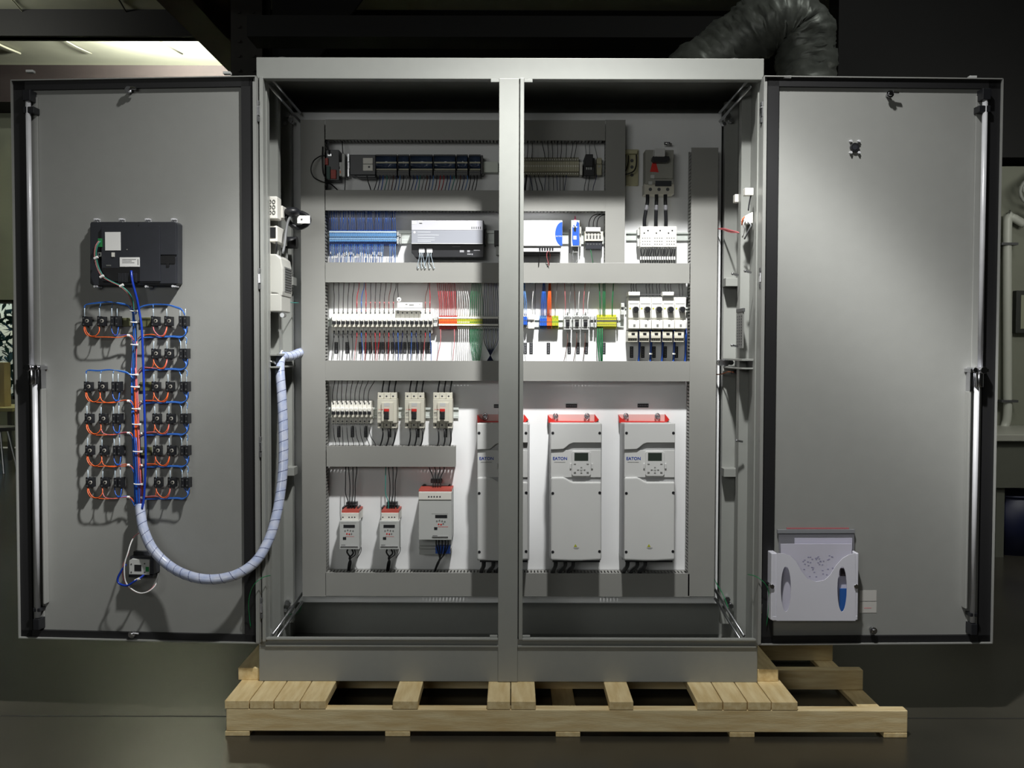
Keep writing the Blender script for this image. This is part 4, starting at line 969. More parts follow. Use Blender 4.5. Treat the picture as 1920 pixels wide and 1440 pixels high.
# ---- wires: row 3 -----------------------------------------------------------
c22=['black']*5+['red','blue','red','dark','dark','dark','dark','brown','dark','black']+[None]*5+['brown','red']
for i in range(22):
    x=626.3+8.56*i
    if c22[i]:
        j=((i%7)-2)*.9
        wire([(x,586,FP(.045)),(x,572,FP(.055)),(x+.4,556,FP(.055)),(x+j+1,540,FP(.05)),(x+j+2,524,FP(.03))],c22[i],'thin wire rising from the long breaker row into the duct above','wires above the long breaker row',.0013,ferr=None)
        if 5<=i: 
            m=M(); m.tube(pp([(x,566,FP(.0555)),(x,578,FP(.052))]),.002,6); tag(m.obj('wire_marker',W['pink'] if c22[i] not in('blue',) else W['ltblue']),'coloured wire sleeve above the long breaker row','wire sleeve','wire sleeves above the long breaker row')
cb=['black','black','black','black','black','red','blue','red','brown','red','red','brown','red','navy','blue','navy','black','blue','navy','black','red','blue']
for i in range(22):
    x=626.3+8.56*i; j=(-3,2,-1,3,1)[i%5]
    wire([(x,620,FP(.045)),(x,630,FP(.06)),(x+j*.5,642,FP(.055)),(x+j,656,FP(.05)),(x+j*1.6-1,682,FP(.03))],cb[i],'wire dropping from the long breaker row past the name plates','wires below the long breaker row',.0012)
    m=M(); m.tube(pp([(x,621,FP(.048)),(x-.2,633,FP(.06))]),.0023,6); tag(m.obj('wire_sleeve',blackp),'short black sleeve on a wire right under the long breaker row','wire sleeve','black sleeves under the long breaker row')
def fan(xs,xt,col,label,group,py0,py1,r=.0013,up=True):
    for i,(a,b) in enumerate(zip(xs,xt)):
        y0,y1=py0,py1; k_=1 if not up else -1
        ym=y0+(y1-y0)*.35; y2=y0+(y1-y0)*.7
        wire([(a,y0,FP(.035)),(a,ym,FP(.05)),(a+(b-a)*.5,y2,FP(.05)),(b,y1,FP(.03))],col if isinstance(col,str) else col[i%len(col)],label,group,r)
R=lambda a,b,n:[a+(b-a)*i/(n-1) for i in range(n)]
fan(R(824,854,10),R(819,852,10),['red','red','pink'],'red wire rising from the orange and red terminals','red wires above the terminals',592,524)
fan(R(858,880,6),R(859,872,6),'white','white wire rising from the white and yellow terminals','white wires above the terminals',592,524)
fan(R(882,905,7),R(886,900,7),'green','green wire rising left of the centre post','green wires above the terminals',592,524)
fan(R(907,934,8),R(910,930,8),['navy','navy','black'],'navy wire rising beside the centre post','navy wires above the terminals',592,524)
fan([826,852],[817,848],'pink','red wire dropping from the orange and red terminals','red wires below the terminals',616,684,up=False)
fan(R(860,878,6),R(857,876,6),'white','white wire dropping from the white and yellow terminals','white wires below the terminals',616,684,up=False)
fan(R(882,904,9),R(887,898,9),'green','green wire dropping left of the centre post','green wires below the terminals',616,684,up=False)
fan(R(908,933,8),R(928,909,8),['black','navy'],'dark wire crossing others beside the centre post','dark wires below the terminals',616,684,up=False,r=.0016)
fan([981,984,987],[983,984,981],'ltblue','light blue wire rising right of the centre post','light blue wires right of the post',590,524)
fan([998,1003],[1002,1004],['white','dark'],'thin wire rising from the white double clamp','thin wires over the white clamp',590,524)
fan(R(1015,1024,5),[1019,1020,1019,1020,1021],'blue','blue wire rising from the three-colour terminals','blue wires over the three-colour block',592,524)
fan(R(1027,1033,4),[1030,1031,1031,1032],'orange','orange wire rising from the three-colour terminals','orange wires over the three-colour block',592,524,r=.0017)
wire([(1041,592,FP(.035)),(1042,566,FP(.05)),(1044,540,FP(.05)),(1046,524,FP(.03))],'grey','single grey wire rising from the yellow-green terminals',None,.0012)
fan([1060,1068,1078,1085,1094,1102],[1058,1072,1076,1088,1098,1108],['pink','grey','brown','white','pink','white'],'thin wire rising from the small relay modules','wires above the relay modules',590,524)
fan([1064,1081,1097],[1056,1074,1092],'brown','brown wire dropping from a small relay module','wires below the relay modules',620,684,up=False)
fan([1125,1131,1134,1148],[1123,1131,1134,1151],'green','green ground wire rising from the striped ground terminals','green wires above the ground terminals',592,524,r=.0019)
fan([1121,1125,1129],[1124,1127,1129],'green','thick green ground wire dropping from the striped ground terminals','green wires below the ground terminals',612,684,up=False,r=.0026)
wire([(981,620,FP(.03)),(982,650,FP(.045)),(986,682,FP(.03))],'grey','single grey wire beside the first plate right of the centre post',None,.0012)
# ---- wires: row 4 -----------------------------------------------------------
for i in range(9):
    x=624.5+8.35*i; j=(1,0,-2,0,1,3,3,5,8)[i]
    wire([(x,756,FP(.045)),(x-1,744,FP(.055)),(x+j*.2,730,FP(.055)),(x+j+2,716,FP(.05)),(x+j+4,706,FP(.03))],'black','black wire rising from the short breaker row','black wires above the short breaker row',.0014)
    wire([(x,794,FP(.045)),(x+1,806,FP(.055)),(x+2+j*.3,820,FP(.05)),(x+4+j,832,FP(.045)),(x+4+j,845,FP(.03))],'dark','dark wire dropping from the short breaker row','dark wires below the short breaker row',.0014)
for k_,x0 in enumerate((707,758.5,811.5)):
    which=['nearest the short breaker row','middle one','nearest the tall drives'][k_]
    for i in range(3):
        x=x0+10+11.5*i; xs_=[(713,722,735),(764,775,786),(816,828,838)][k_][i]
        wire([(x,740,FP(.05)),(x,730,FP(.06)),(x+2,718,FP(.055)),(x+4,706,FP(.03))],'black','thick black wire entering the top of the moulded case breaker '+which,'wires above the moulded breakers',.0029)
        x2=x0+10+11.5*i
        wire([(x2,801,FP(.05)),(x2+1,814,FP(.06)),(x2-1+k_,826,FP(.055)),(x2-4+k_*1.5,836,FP(.05)),(x2-5+k_*2,846,FP(.03))],'black','thick black wire leaving the bottom of the moulded case breaker '+which,'wires below the moulded breakers',.0029)
for dx,nm in ((0,'beside the left duct'),(75,'next to the larger drive')):
    for i,(a,b,c_) in enumerate(((649,648,653),(653,656,655),(661,662,660),(668,666,665))):
        wire([(a+dx,868,FP(.03)),(a+dx+(-1 if i==0 else 1),884,FP(.05)),(b+dx,905,FP(.055)),(b+dx,925,FP(.055)),(c_+dx,942,FP(.06)),(c_+dx,958,FP(.06))],'teal' if (i==0 and dx) else 'black','black wire hanging down to the small drive '+nm,'wires into the small drive '+nm,.0018)
for i,(a,b) in enumerate(((802,812),(812,816),(821,821),(829,826))):
    wire([(a,868,FP(.03)),(a+4,880,FP(.05)),(b,895,FP(.055)),(b,908,FP(.06)),(b,920,FP(.06))],'black','black wire hanging down to the larger square drive','wires into the larger drive',.0018)
# ================================================================ things on the doors
def dp(px,py,off,side=-1): return dl(px,py,off,side)
def dbox(m,px0,py0,px1,py1,o1,o0=0.0,mi=0,side=-1):
    """box standing on the door skin: pixels of its front face, which lies o1 off the skin"""
    mx,my=(px0+px1)/2,(py0+py1)/2
    T=TL if side<0 else TR; inv=T.inverted()
    a=inv@dp(px0,my,o1,side); b=inv@dp(px1,my,o1,side); c=inv@dp(mx,py0,o1,side); d=inv@dp(mx,py1,o1,side)
    k=len(m.v); m.box(a.x,b.x,-o1,-o0,d.z,c.z,mi)
    for i in range(k,len(m.v)): m.v[i]=T@m.v[i]
def dcyl(m,px,py,rpx,o1,o0,n=12,mi=0,side=-1,r1=None):
    T=TL if side<0 else TR; c=T.inverted()@dp(px,py,o1,side); r=rpx*3.28/1850
    m.cyl(T@Vector((c.x,-o1,c.z)),T@Vector((c.x,-o0,c.z)),r,r1,n=n,mi=mi)
def dprism(m,pts,o1,o0,mi=0,side=-1):
    T=TL if side<0 else TR; inv=T.inverted(); q=[inv@dp(a,b,o1,side) for a,b in pts]
    k=len(m.v); m.prism([(p.x,p.z) for p in q],-o1,-o0,mi)
    for i in range(k,len(m.v)): m.v[i]=T@m.v[i]
def dwire(pts,col,label,group,r=.0012,parent=None,name='wire',cat='wire',side=-1,n=5,k=4,batch=None,sc=.68):
    pts=[(a,b,c*sc) for a,b,c in pts]
    if batch: batch.tube(smoothpath([dp(*p,side) for p in pts],k),r,n,W[col]); return
    m=M(); m.tube(smoothpath([dp(*p,side) for p in pts],k),r,n)
    o=m.obj(name,W[col] if isinstance(col,str) else col,parent)
    if not parent: tag(o,label,cat,group)
    return o
# operator screen, seen from behind
t=thing('operator_screen','black rear housing of the operator screen mounted in the open left door','screen',dp(250,540,0))
m=M(); dprism(m,[(171,416),(329,416),(333,420),(333,531),(329,535),(173,535),(169,531),(169,420)],.040,0)
dbox(m,190,424,300,528,.052,.03); dbox(m,260,418,330,478,.048,.03); dbox(m,262,482,330,532,.046,.03)
for i in range(12): dbox(m,222+3*i,512,223.4+3*i,530,.054,.04)
m.obj('rear_housing',darkp,t,.0015)
m=M(); dbox(m,192,502,262,527,.0528,.05); m.obj('recess',mat('recess_shade_black',(12,12,15),.5),t,label='dark patch for the shade in a wide recess'); m=M(); dbox(m,300,480,328,494,.0485,.04); dbox(m,312,490,317,500,.0486,.04); m.obj('recess',mat('recess_shade_black',(12,12,15)),t,label='dark patch for the shade in a small square recess')  # recesses are flat patches, their shade put into the black colour
m=M(); dbox(m,197,435,226,469.5,.0535,.05); o=m.obj('sticker',label_w,t,label='square white sticker')
m=M(); dbox(m,224.5,482.5,261.5,500,.0545,.05); dbox(m,229,486,255,487,.0548,.054,1); dbox(m,229,489,247,490,.0548,.054,1); dbox(m,229,492,252,493,.0548,.054,1); dbox(m,258,486,259.5,497,.0548,.054,1)
m.obj('sticker',[label_w,mat('sticker_print',(120,120,120),.6)],t,label='white label with fine print')
m=M(); dbox(m,183,473,189.5,481,.054,.05); dbox(m,185,475,188,479,.0545,.05,1); dbox(m,210,473,214.5,481,.0545,.05,2)
for i in range(4): dbox(m,199+2.4*i,496.5,200.6+2.4*i,499,.0535,.05,0)
dbox(m,276,499,280.5,503.5,.0485,.04,3); dbox(m,209,473.5,214.5,481.5,.0546,.05,3); dcyl(m,279,441,1.2,.0485,.045,8,0); dcyl(m,263,454,1.2,.0485,.045,8,0); dcyl(m,238,468,1.4,.0535,.05,8,0)
m.obj('port',[midgrey,blackp,zinc,whitep],t)
m=M(); dbox(m,183.5,447,190,463,.060,.05); m.obj('green_plug',greenp,t,.0005)
for px,py in ((179,411.5),(226,411.5),(275,411.5),(324,411.5),(179,537.5),(275,537.5),(325,537)):
    m=M(); dp_=.035 if py<450 else .047; dbox(m,px-3.5,py-2.5,px+3.5,py+(5 if py<450 else 2),dp_-.012,0); dcyl(m,px-2,py-.5,2.2,dp_,.01,8); dcyl(m,px+2.2,py-.3,1.8,dp_-.005,.01,8); m.obj('mounting_clip',dullzinc,t,.0004)
for i,(c_,d_) in enumerate((('teal',0),('green',1.4),('teal',2.6),('pink',-1.2),('pink',.6))):
    dwire([(186+d_,452,.06),(180+d_,462,.068),(178+d_,480,.068),(183+d_,502,.066),(193+d_,519,.066),(210+d_,529,.068),(226+d_,537,.07),(240+d_,550,.062),(247+d_,566,.040),(251,585,.030)],c_,'thin coloured signal wire running from the operator screen down to the harness','signal wires of the operator screen',.0014,sc=1)
for px,py in ((180,484),(191,519),(228,536)):
    m=M(); c=dp(px,py,.0685); m.cyl(c+Vector((-.006,0,-.002)),c+Vector((.006,0,.004)),.0046,n=8); tag(m.obj('cable_tie',label_w),'tiny white cable tie on the coloured screen wires','cable tie','cable ties of the screen wires')
dwire([(246,508,.055),(247,520,.062),(250,535,.062),(257,562,.055),(262,590,.045),(266,620,.045),(269,700,.042),(271,780,.042),(273,860,.042),(270,930,.045),(266,955,.05)],mat('royal_blue_jacket',(24,58,165),.3),'royal blue data cable hanging from the operator screen alongside the wire harness',None,.0040,cat='cable',n=8,sc=1)
# ---- push button contact blocks ------------------------------------------
def make_block(px,py,double,label,group):
    t=thing('contact_block',label,'contact block',dp(px,py+10,0),group)
    m=M(); dcyl(m,px-.5,py-.5,6.4,.012,0,16); m.obj('mounting_collar',blackp,t,.0005)
    m=M()
    if double:
        for a in (-8.5,-.2): dbox(m,px+a,py-9.5,px+a+6.8,py+9.5,.040,.010)
    else: dbox(m,px-6.5,py-8.5,px+4.5,py+9,.036,.010); dbox(m,px-8,py-9.5,px-3.5,py+9.5,.030,.010)
    m.obj('block_body',blackp,t,.001)
    m=M()
    if double:
        for a in (-5,3.2):
            for b in (-5,5): dcyl(m,px+a,py+b,1.5,.0406,.03,8)
    else:
        for b in (-5.5,6): dcyl(m,px-5.5,py+b,1.4,.0366,.03,8)
    m.obj('terminal_screw',dkgrey,t)
    if not double:
        m=M(); dcyl(m,px+.8,py-.5,3.3,.0372,.03,14); dcyl(m,px+.2,py-.5,2.1,.0378,.03,10,1); m.obj('plunger',[mat('plunger_metal',(190,186,176),.3,.2),blackp],t,label='round bright plunger')
    return t
rows=[(602,(162,190,215),(291,316,343)),(663,(),(291.5,316.5,344)),(725,(165,191.5,217),(292,318.5,345)),(785,(166.5,193,218),(293.5,320,345.5)),(845,(167.5,194.5,219.5),(295,321,346)),(905,(168.5,196,221),(296.5,322.5,347))]
rname=['top row','second row','third row','fourth row','fifth row','bottom row']
side_n=['left of the harness','right of the harness']
# one prototype each, turned into copies
protoS=make_block(162,602,False,'black round contact block of the top row, outermost left of the harness','push button contact blocks on the left door')
protoD=make_block(215,602,True,'black double contact block of the top row, next to the harness on its left','push button contact blocks on the left door')
for ri,(y_,L_,R_x) in enumerate(rows):
    for si,xs_ in enumerate((L_,R_x)):
        for bi,x in enumerate(xs_):
            if ri==0 and si==0 and bi in (0,2): continue
            pr,x0=(protoS,162) if bi<2 else (protoD,215)
            if si==0: pos=['outermost','middle','innermost, double'][bi]
            else: pos=['innermost','middle','outermost, double'][bi]
            lb='black contact block, %s, %s %s'%(rname[ri],pos,side_n[si])
            dup(pr,dp(x,y_,.035)-dp(x0,602,.035),lb)
# ---- harness ---------------------------------------------------------------
hp_=[(250,575),(252,600),(253,640),(252,690),(253,725),(254,770),(256,820),(258,870),(260,910),(262,948)]
def hpath(dx,off,y0,y1):
    pts=[]
    for px,py in hp_:
        if y0<=py<=y1:
            f=(py-575)/375; sp=1.0+.5*f
            pts.append((px+dx*sp+.7*math.sin(py*.03+dx),py,off+.002*math.sin(py*.05+dx*2)))
    return pts
H=thing('wire_harness','thick vertical bundle of blue and orange wires tied down the middle of the left door','wire harness',dp(262,948,0))
hw=[('ltblue',-3,.038,575),('blue',-1.5,.042,575),('blue',.5,.044,575),('ltblue',2.2,.042,600),('blue',3.4,.038,640),('purple',-4,.036,640),('blue',-4.6,.040,690),('orange',.6,.048,720),('pink',2.0,.048,690),('orange',-1,.0475,720),
    ('blue',-5,.044,770),('blue',-3.4,.048,770),('blue',4.3,.040,770),('pink',3.6,.046,720),('blue',-2.2,.050,820),('navy',5,.036,820),('blue',-.4,.051,820),('orange',4.4,.044,870),('blue',-5.8,.040,820),('purple',2.6,.05,870),('pink',3.4,.047,640)]
for c_,dx,off,y0 in hw: dwire(hpath(dx,off,y0,948),c_,None,None,.0022,parent=H)
for px,py in ((251,583),(252,604),(253,646),(252,702),(254,725),(256,766),(257,795),(259,846),(261,907)):
    m=M(); w_=.012+.006*(py-575)/375; c=dp(px,py,.031); 
    m.tube([c+Vector((w_*math.cos(a),.011*math.sin(a),.001*math.sin(a))) for a in [2*PI*i/16 for i in range(17)]],.0022,4,cap=False); m.box(c.x+w_*.6,c.x+w_*1.1,c.y-.012,c.y-.003,c.z-.003,c.z+.003); m.obj('cable_tie',label_w,H)
for px0,py0,px1,py1 in ((262,595,282,613),(262,716,284,733),(262,838,284,854),(222,596,243,612)):
    m=M(); dbox(m,px0,py0,px1,py1,.006,0); tag(m.obj('adhesive_mount',mat('olive_mount_plastic',(92,94,62),.6,noise=.05),bevel=.001),'small olive adhesive mount behind the wire harness','cable mount','adhesive mounts behind the harness')
# ---- branch wires ---------------------------------------------------------
BE=Batch()
rnd2=random.Random(11); J=lambda a=1.0: rnd2.uniform(-a,a)
for ri,(y,L_,R_x) in enumerate(rows):
    rn=rname[ri]
    if L_:
        a,b,c=L_
        g='orange and blue branch wires, %s left'%rn
        lo_='orange wire loop under the contact blocks, %s left of the harness'%rn; lb_='blue wire loop under the contact blocks, %s left of the harness'%rn
        dwire([(a-4,y+9,.045),(a-4,y+18,.055),(a+2,y+27,.06),(a+14,y+30+J(),.06),(b+10,y+30+J(),.06),(b+34,y+29+J(2),.055),(244,y+27+J(2),.05),(251,y+36,.044)],'orange',lo_,g,.0016)
        dwire([(a-3,y+9,.045),(a,y+20,.058),(a+8,y+28,.062),(b-10,y+27,.062),(b-4,y+19,.058),(b-4,y+9,.045)],'orange',lo_,g,.0016)
        if ri>0: dwire([(b-5,y+9,.045),(b-3,y+20,.055),(b+2,y+28,.06),(b+20,y+31+J(),.06),(236,y+27+J(2),.055),(249,y+34,.044)],'pink' if ri%2 else 'orange',lo_,g,.0014)
        dwire([(c-6,y+9,.045),(c-5,y+19,.055),(c,y+27,.06),(c+5,y+24,.06),(c+7,y+10,.045)],'blue',lb_,g,.0016)
        dwire([(c-3,y+24,.06),(c+6,y+27,.058),(237,y+26+J(),.052),(246,y+31,.048),(252,y+44,.044)],'blue' if ri else 'purple',lb_,g,.0016)
        for k_,x in enumerate((a-3.5,b-3.5,c-5.5,c+4.5)):
            dwire([(x,y-8,.045),(x,y-16,.052),(x+J(.6),y-24,.05)],'clearw','short pale wire end standing up from the contact blocks, %s left'%rn,'pale wire ends, %s left'%rn,.0016,batch=BE)
        if ri in (0,2):
            top=y-(33 if ri==0 else 29)
            for q in range(3):
                dwire([(a-3.5,y-24,.05),(a-2+q,y-30-q*.6,.05),(a+20,top-q*.8,.05),(b+14,top-2-q*.6,.05),(c+10,top-1+q,.05),(240,top+3+q,.048),(249,y-16+q,.044)],('ltblue','blue','blue')[q],'long blue wire arching over the contact blocks, %s left'%rn,'blue arches over the %s left'%rn,.0014)
            dwire([(b-3.5,y-24,.05),(b-1,top,.05)],'ltblue','pale wire riser joining the blue arch, %s left'%rn,'pale risers of the %s left'%rn,.0012)
            dwire([(c-5,y-24,.05),(c-4,top,.05)],'ltblue','pale wire riser joining the blue arch, %s left'%rn,'pale risers of the %s left'%rn,.0012)
        elif ri>2:
            dwire([(c-5.5,y-20,.05),(c-7,y-34,.048)],'ltblue','pale wire riser between contact blocks, %s left'%rn,'pale risers of the %s left'%rn,.0012)
            dwire([(c+4.5,y-20,.05),(c+5,y-34,.048)],'blue','pale wire riser between contact blocks, %s left'%rn,'pale risers of the %s left'%rn,.0012)
        m=M(); q=dp(241,y+27,.037); m.cyl(q+Vector((-.004,0,0)),q+Vector((.004,0,0)),.0042,n=8); tag(m.obj('cable_tie',label_w),'white cable tie on the left branch of the %s'%rn,'cable tie')
    a,b,c=R_x; g='orange and blue branch wires, %s right'%rn
    lo_='orange wire loop under the contact blocks, %s right of the harness'%rn; lb_='blue wire loop under the contact blocks, %s right of the harness'%rn
    c1='pink' if ri==0 else 'orange'
    dwire([(a-4,y+9,.045),(a-2,y+18,.055),(a+6,y+27,.06),(a+14,y+27,.06),(b-6,y+20,.058),(b-3,y+9,.045)],c1,lo_,g,.0017)
    dwire([(258,y+34,.044),(266,y+27+J(),.052),(a-6,y+26+J(),.055),(a+10,y+29,.058),(b-8,y+27,.06),(b-4,y+18,.058),(b-3,y+9,.045)],'pink' if ri%2 else 'orange',lo_,g,.0015)
    if ri: dwire([(257,y+40,.044),(268,y+29,.05),(a-8,y+27,.052),(a-4,y+20,.055),(a-4,y+9,.045)],'orange',lo_,g,.0015)
    for q in range(3):
        dwire([(260,y+36+q,.042),(270,y+30+q*.8,.048),(a+5,y+29+q,.05),(b+8,y+28+q,.054),(c-4,y+29+q,.055),(c+5,y+24-q,.055),(c+8-q*5,y+9,.045)],('blue','ltblue','blue')[q],lb_,g,.0016)
    for k_,x in enumerate((a-3.5,b-3.5,c-5.5,c+4.5)):
        dwire([(x,y-8,.045),(x,y-16,.052),(x+J(.6),y-23,.05)],'clearw','short pale wire end standing up from the contact blocks, %s right'%rn,'pale wire ends, %s right'%rn,.0016,batch=BE)
    if ri==0:
        for q in range(3):
            dwire([(254,y-14+q,.044),(262,y-26+q,.046),(280,y-31+q*.6,.048),(a+20,y-31+q*.5,.05),(b+14,y-27+q,.05),(c-2,y-22+q,.052),(c+4,y-10,.048)],('blue','ltblue','blue')[q],'long blue wire arching over the contact blocks, top row right','blue arches over the top row right',.0015)
        dwire([(a-3.5,y-23,.05),(a-4,y-31,.05)],'ltblue','pale wire riser joining the blue arch, top row right','pale risers of the top row right',.0012)
    else:
        dwire([(c-16,y-32,.052),(c-9,y-28,.052),(c-6,y-20,.052)],'ltblue','pale wire riser between contact blocks, %s right'%rn,'pale risers of the %s right'%rn,.0014)
        dwire([(c+1,y-33,.052),(c+6,y-28,.052),(c+5,y-18,.052)],'ltblue','pale wire riser between contact blocks, %s right'%rn,'pale risers of the %s right'%rn,.0014)
    m=M(); q=dp(267,y+28,.035); m.cyl(q+Vector((-.004,0,0)),q+Vector((.004,0,0)),.0045,n=8); tag(m.obj('cable_tie',label_w),'white cable tie on the right branch of the %s'%rn,'cable tie')
BE.build('wire_ends','many short pale wire ends standing up from the contact blocks on the left door','wires')
# ---- spiral wrapped loom ----------------------------------------------------
def wp(px,py,Y): return at(px,py,Y)
y0_=dp(262,945,.05).y
cp=[dp(262,946,.036),dp(264,965,.045),wp(270,995,y0_-.01),wp(288,1032,y0_-.02),wp(322,1064,y0_-.03),wp(362,1082,-.11),wp(404,1086,-.11),wp(446,1076,-.10),wp(480,1052,-.07),wp(503,1014,-.03),wp(516,975,.0),wp(525,930,.03),wp(531,870,.05),wp(531,800,.07),wp(528,740,.09),wp(525,700,.11),wp(525,680,.14),wp(529,669,.18),wp(545,668,.24),wp(560,662,.32),wp(572,658,.37)]
path=smoothpath(cp,8)
L=thing('spiral_wrapped_loom','thick pale blue spiral-wrapped cable loom hanging from the left door into the cabinet','cable',cp[6])
m=M(); m.tube(path,.0165,16); m.obj('wrapped_sleeve',mat('spiral_wrap_plastic',(196,202,220),.28,noise=.12,nscale=40,rgb2=(168,180,212),coat=.3),L)
# helical seam
dist=[0]
for i in range(1,len(path)): dist.append(dist[-1]+(path[i]-path[i-1]).length)
def along(s_):
    for i in range(1,len(path)):
        if dist[i]>=s_:
            f=(s_-dist[i-1])/max(1e-9,dist[i]-dist[i-1]); return path[i-1].lerp(path[i],f),(path[i]-path[i-1]).normalized()
    return path[-1],(path[-1]-path[-2]).normalized()
hel=[]; s_=0; u=Vector((0,-1,0))
while s_<dist[-1]:
    p,tn=along(s_); u=(u-tn*u.dot(tn)).normalized(); w_=tn.cross(u); a=2*PI*s_/.034
    hel.append(p+(u*math.cos(a)+w_*math.sin(a))*.0163); s_+=.0025
m=M(); m.tube(hel,.0011,4); m.obj('spiral_seam',mat('seam_shadow_blue',(70,78,120),.5),L)
m=M(); c=cp[-4]; m.tube([c+Vector((.0,.021*math.cos(a),.021*math.sin(a))) for a in [2*PI*i/18 for i in range(19)]],.003,5,cap=False); m.obj('cable_tie',label_w,L)
# ---- network outlet module low on the left door ---------------------------
t=thing('network_port','small grey network port block low on the left door','port',dp(262,1080,0))
m=M(); dprism(m,[(242,1051),(247,1048),(280,1050),(280,1078),(242,1077)],.055,.015); m.obj('port_body',greyp,t,.001)
m=M(); dbox(m,252,1059,265,1071,.0558,.04); m.obj('socket',blackp,t)
m=M(); dbox(m,244,1043,288,1049,.045,0); dbox(m,281,1049,288,1077,.05,0); dbox(m,241,1078,286,1083,.035,0); dbox(m,250,1034,275,1041,.02,0); m.obj('bracket',darkp,t,.001)
m=M(); dbox(m,273,1063,279,1072,.0565,.05); m.obj('green_mark',greenp,t)
m=M(); dcyl(m,246,1058,1.6,.0558,.05,8); dcyl(m,271,1057,1.6,.0558,.05,8); dcyl(m,246,1073,1.6,.0558,.05,8); dcyl(m,271,1073,1.6,.0558,.05,8); dcyl(m,291,1050,3,.03,.0,8,1); m.obj('screw',[dkgrey,zinc],t)
dwire([(268,996,.06),(258,1001,.055),(250,1009,.05),(244,1022,.06),(240,1036,.07),(234,1055,.075),(233,1075,.075),(236,1092,.07),(246,1104,.07),(262,1112,.07),(278,1109,.07),(291,1098,.06),(295,1083,.045),(297,1075,.03)],'white','white cable looping around the small network port block',None,.0024,cat='cable',sc=1)
dwire([(266,997,.062),(254,1004,.055),(245,1017,.05),(240,1040,.066),(231,1058,.07),(230,1078,.07),(235,1094,.068),(247,1106,.068),(263,1113,.068),(280,1107,.066),(292,1095,.055)],'pink','thin pinkish wire following the white cable around the network port',None,.0014,sc=1)
dwire([(236,1058,.07),(228,1070,.07),(221,1084,.07),(223,1094,.072),(238,1098,.075),(252,1090,.075),(262,1084,.07),(270,1078,.05)],mat('royal_blue_jacket',(24,58,165)),'royal blue patch cable curling under the network port',None,.0036,cat='cable',sc=1)
m=M(); c=dp(262,1084.5,.072); m.cyl(c,c+Vector((-.016,0,-.008)),.0042,n=8); tag(m.obj('cable_boot',label_w),'white strain relief boot on the royal blue patch cable','cable boot')
# ---- green ground wires ----------------------------------------------------
wire([(507,1079,-.02),(494,1082,-.05),(480,1092,-.07),(471,1106,-.06),(466,1130,-.05),(468,1160,-.03),(470,1176,-.025)],'green','thin green ground wire from the left door to the cabinet frame',None,.0014)
wire([(1402,1077,.0),(1415,1080,-.03),(1428,1088,-.05),(1438,1100,-.045),(1442,1120,-.04),(1440,1150,-.035),(1437,1174,-.03)],'green','thin green ground wire from the right door to the cabinet frame',None,.0014)
wire([(564,1127,.39),(565,1136,.37),(560,1147,.34),(550,1151,.30),(540,1152,.27)],'green','thin green ground wire at the lower left corner of the panel',None,.0016)
wire([(1336,1078,.39),(1344,1095,.37),(1352,1108,.33),(1360,1125,.30),(1366,1142,.26)],'green','thin green ground wire at the lower right corner of the panel',None,.0016)
# ---- right door: sight glass fitting, pocket, stickers ---------------------
t=thing('door_operator_fitting','round black fitting with four bright nuts high on the right door','fitting',dp(1603,290,0,1))
m=M(); dcyl(m,1603.5,276,8.5,.010,0,20,0,1); m.obj('collar',blackp,t,.001)
m=M(); dcyl(m,1603.5,276.5,4.5,.0115,.005,14,0,1); m.obj('centre',darkp,t)
for a,b in ((1596,264.5),(1611,264.5),(1596,286),(1611,286)):
    m=M(); dcyl(m,a,b,3,.008,0,6,0,1); dcyl(m,a,b,1.6,.012,0,8,0,1); m.obj('nut',dullzinc,t)
t=thing('document_pocket','white plastic document pocket low on the right door','document pocket',dp(1527,1164,0,1))
pw_=mat('pocket_plastic',(214,214,224),.35,noise=.02)
cv=[(1456,1037),(1470,1038),(1482,1042),(1492,1052),(1502,1070),(1514,1085),(1530,1091),(1546,1088),(1557,1078),(1568,1060),(1580,1047),(1592,1040),(1604,1037)]
m=M(); dprism(m,[(1456,1164)]+cv+[(1604,1164)],.056,.053,0,1); front=m
def oval(cx,cy,rx,ry,n=24): return [(cx+rx*math.cos(2*PI*i/n),cy+ry*math.sin(2*PI*i/n)) for i in range(n)]
fo=m.obj('front_panel',pw_,t)
# real oval windows: cut with a boolean
for (cx,cy,rx,ry) in ((1477,1107,9.5,43),(1583,1107,9,43)):
    q=M(); dprism(q,oval(cx,cy,rx,ry),.075,.035,0,1); co=q.obj('cutter',pw_,t); co['kind']='helper'
    bm_=fo.modifiers.new('cut','BOOLEAN'); bm_.object=co; bm_.solver='EXACT'
bpy.context.view_layer.update()
dg=bpy.context.evaluated_depsgraph_get(); me=bpy.data.meshes.new_from_object(fo.evaluated_get(dg)); fo.modifiers.clear(); fo.data=me
for o_ in [o for o in bpy.data.objects if o.name.startswith('cutter')]: bpy.data.objects.remove(o_)
m=M(); dbox(m,1446,1037,1457,1163,.054,.0,0,1); m.obj('side_wall',pw_,t,.003); m=M(); dbox(m,1603,1037,1609.5,1163,.054,.0,0,1); m.obj('side_wall',pw_,t,.003)
m=M(); dbox(m,1448,1155,1608,1163.5,.055,.0,0,1); dbox(m,1448,1040,1607,1160,.004,0,0,1); m.obj('back_and_floor',pw_,t,.002)
for a,b in ((1448,1100),(1606,1100)):
    m=M(); dcyl(m,a,b,4,.06,.0,12,0,1); m.obj('pocket_screw',steel,t)
def sheet(pts,o1,th,mt,name,label,cat,side=1):
    m=M(); dprism(m,pts,o1+th,o1,0,side); return tag(m.obj(name,mt),label,cat)
o=sheet([(1460,994),(1602,994),(1600,1150),(1462,1150)],.010,.004,mat('clear_folder',(150,150,158),.12,alpha=.45,noise=.02),'plastic_folder','clear plastic folder sticking out of the white document pocket','folder')
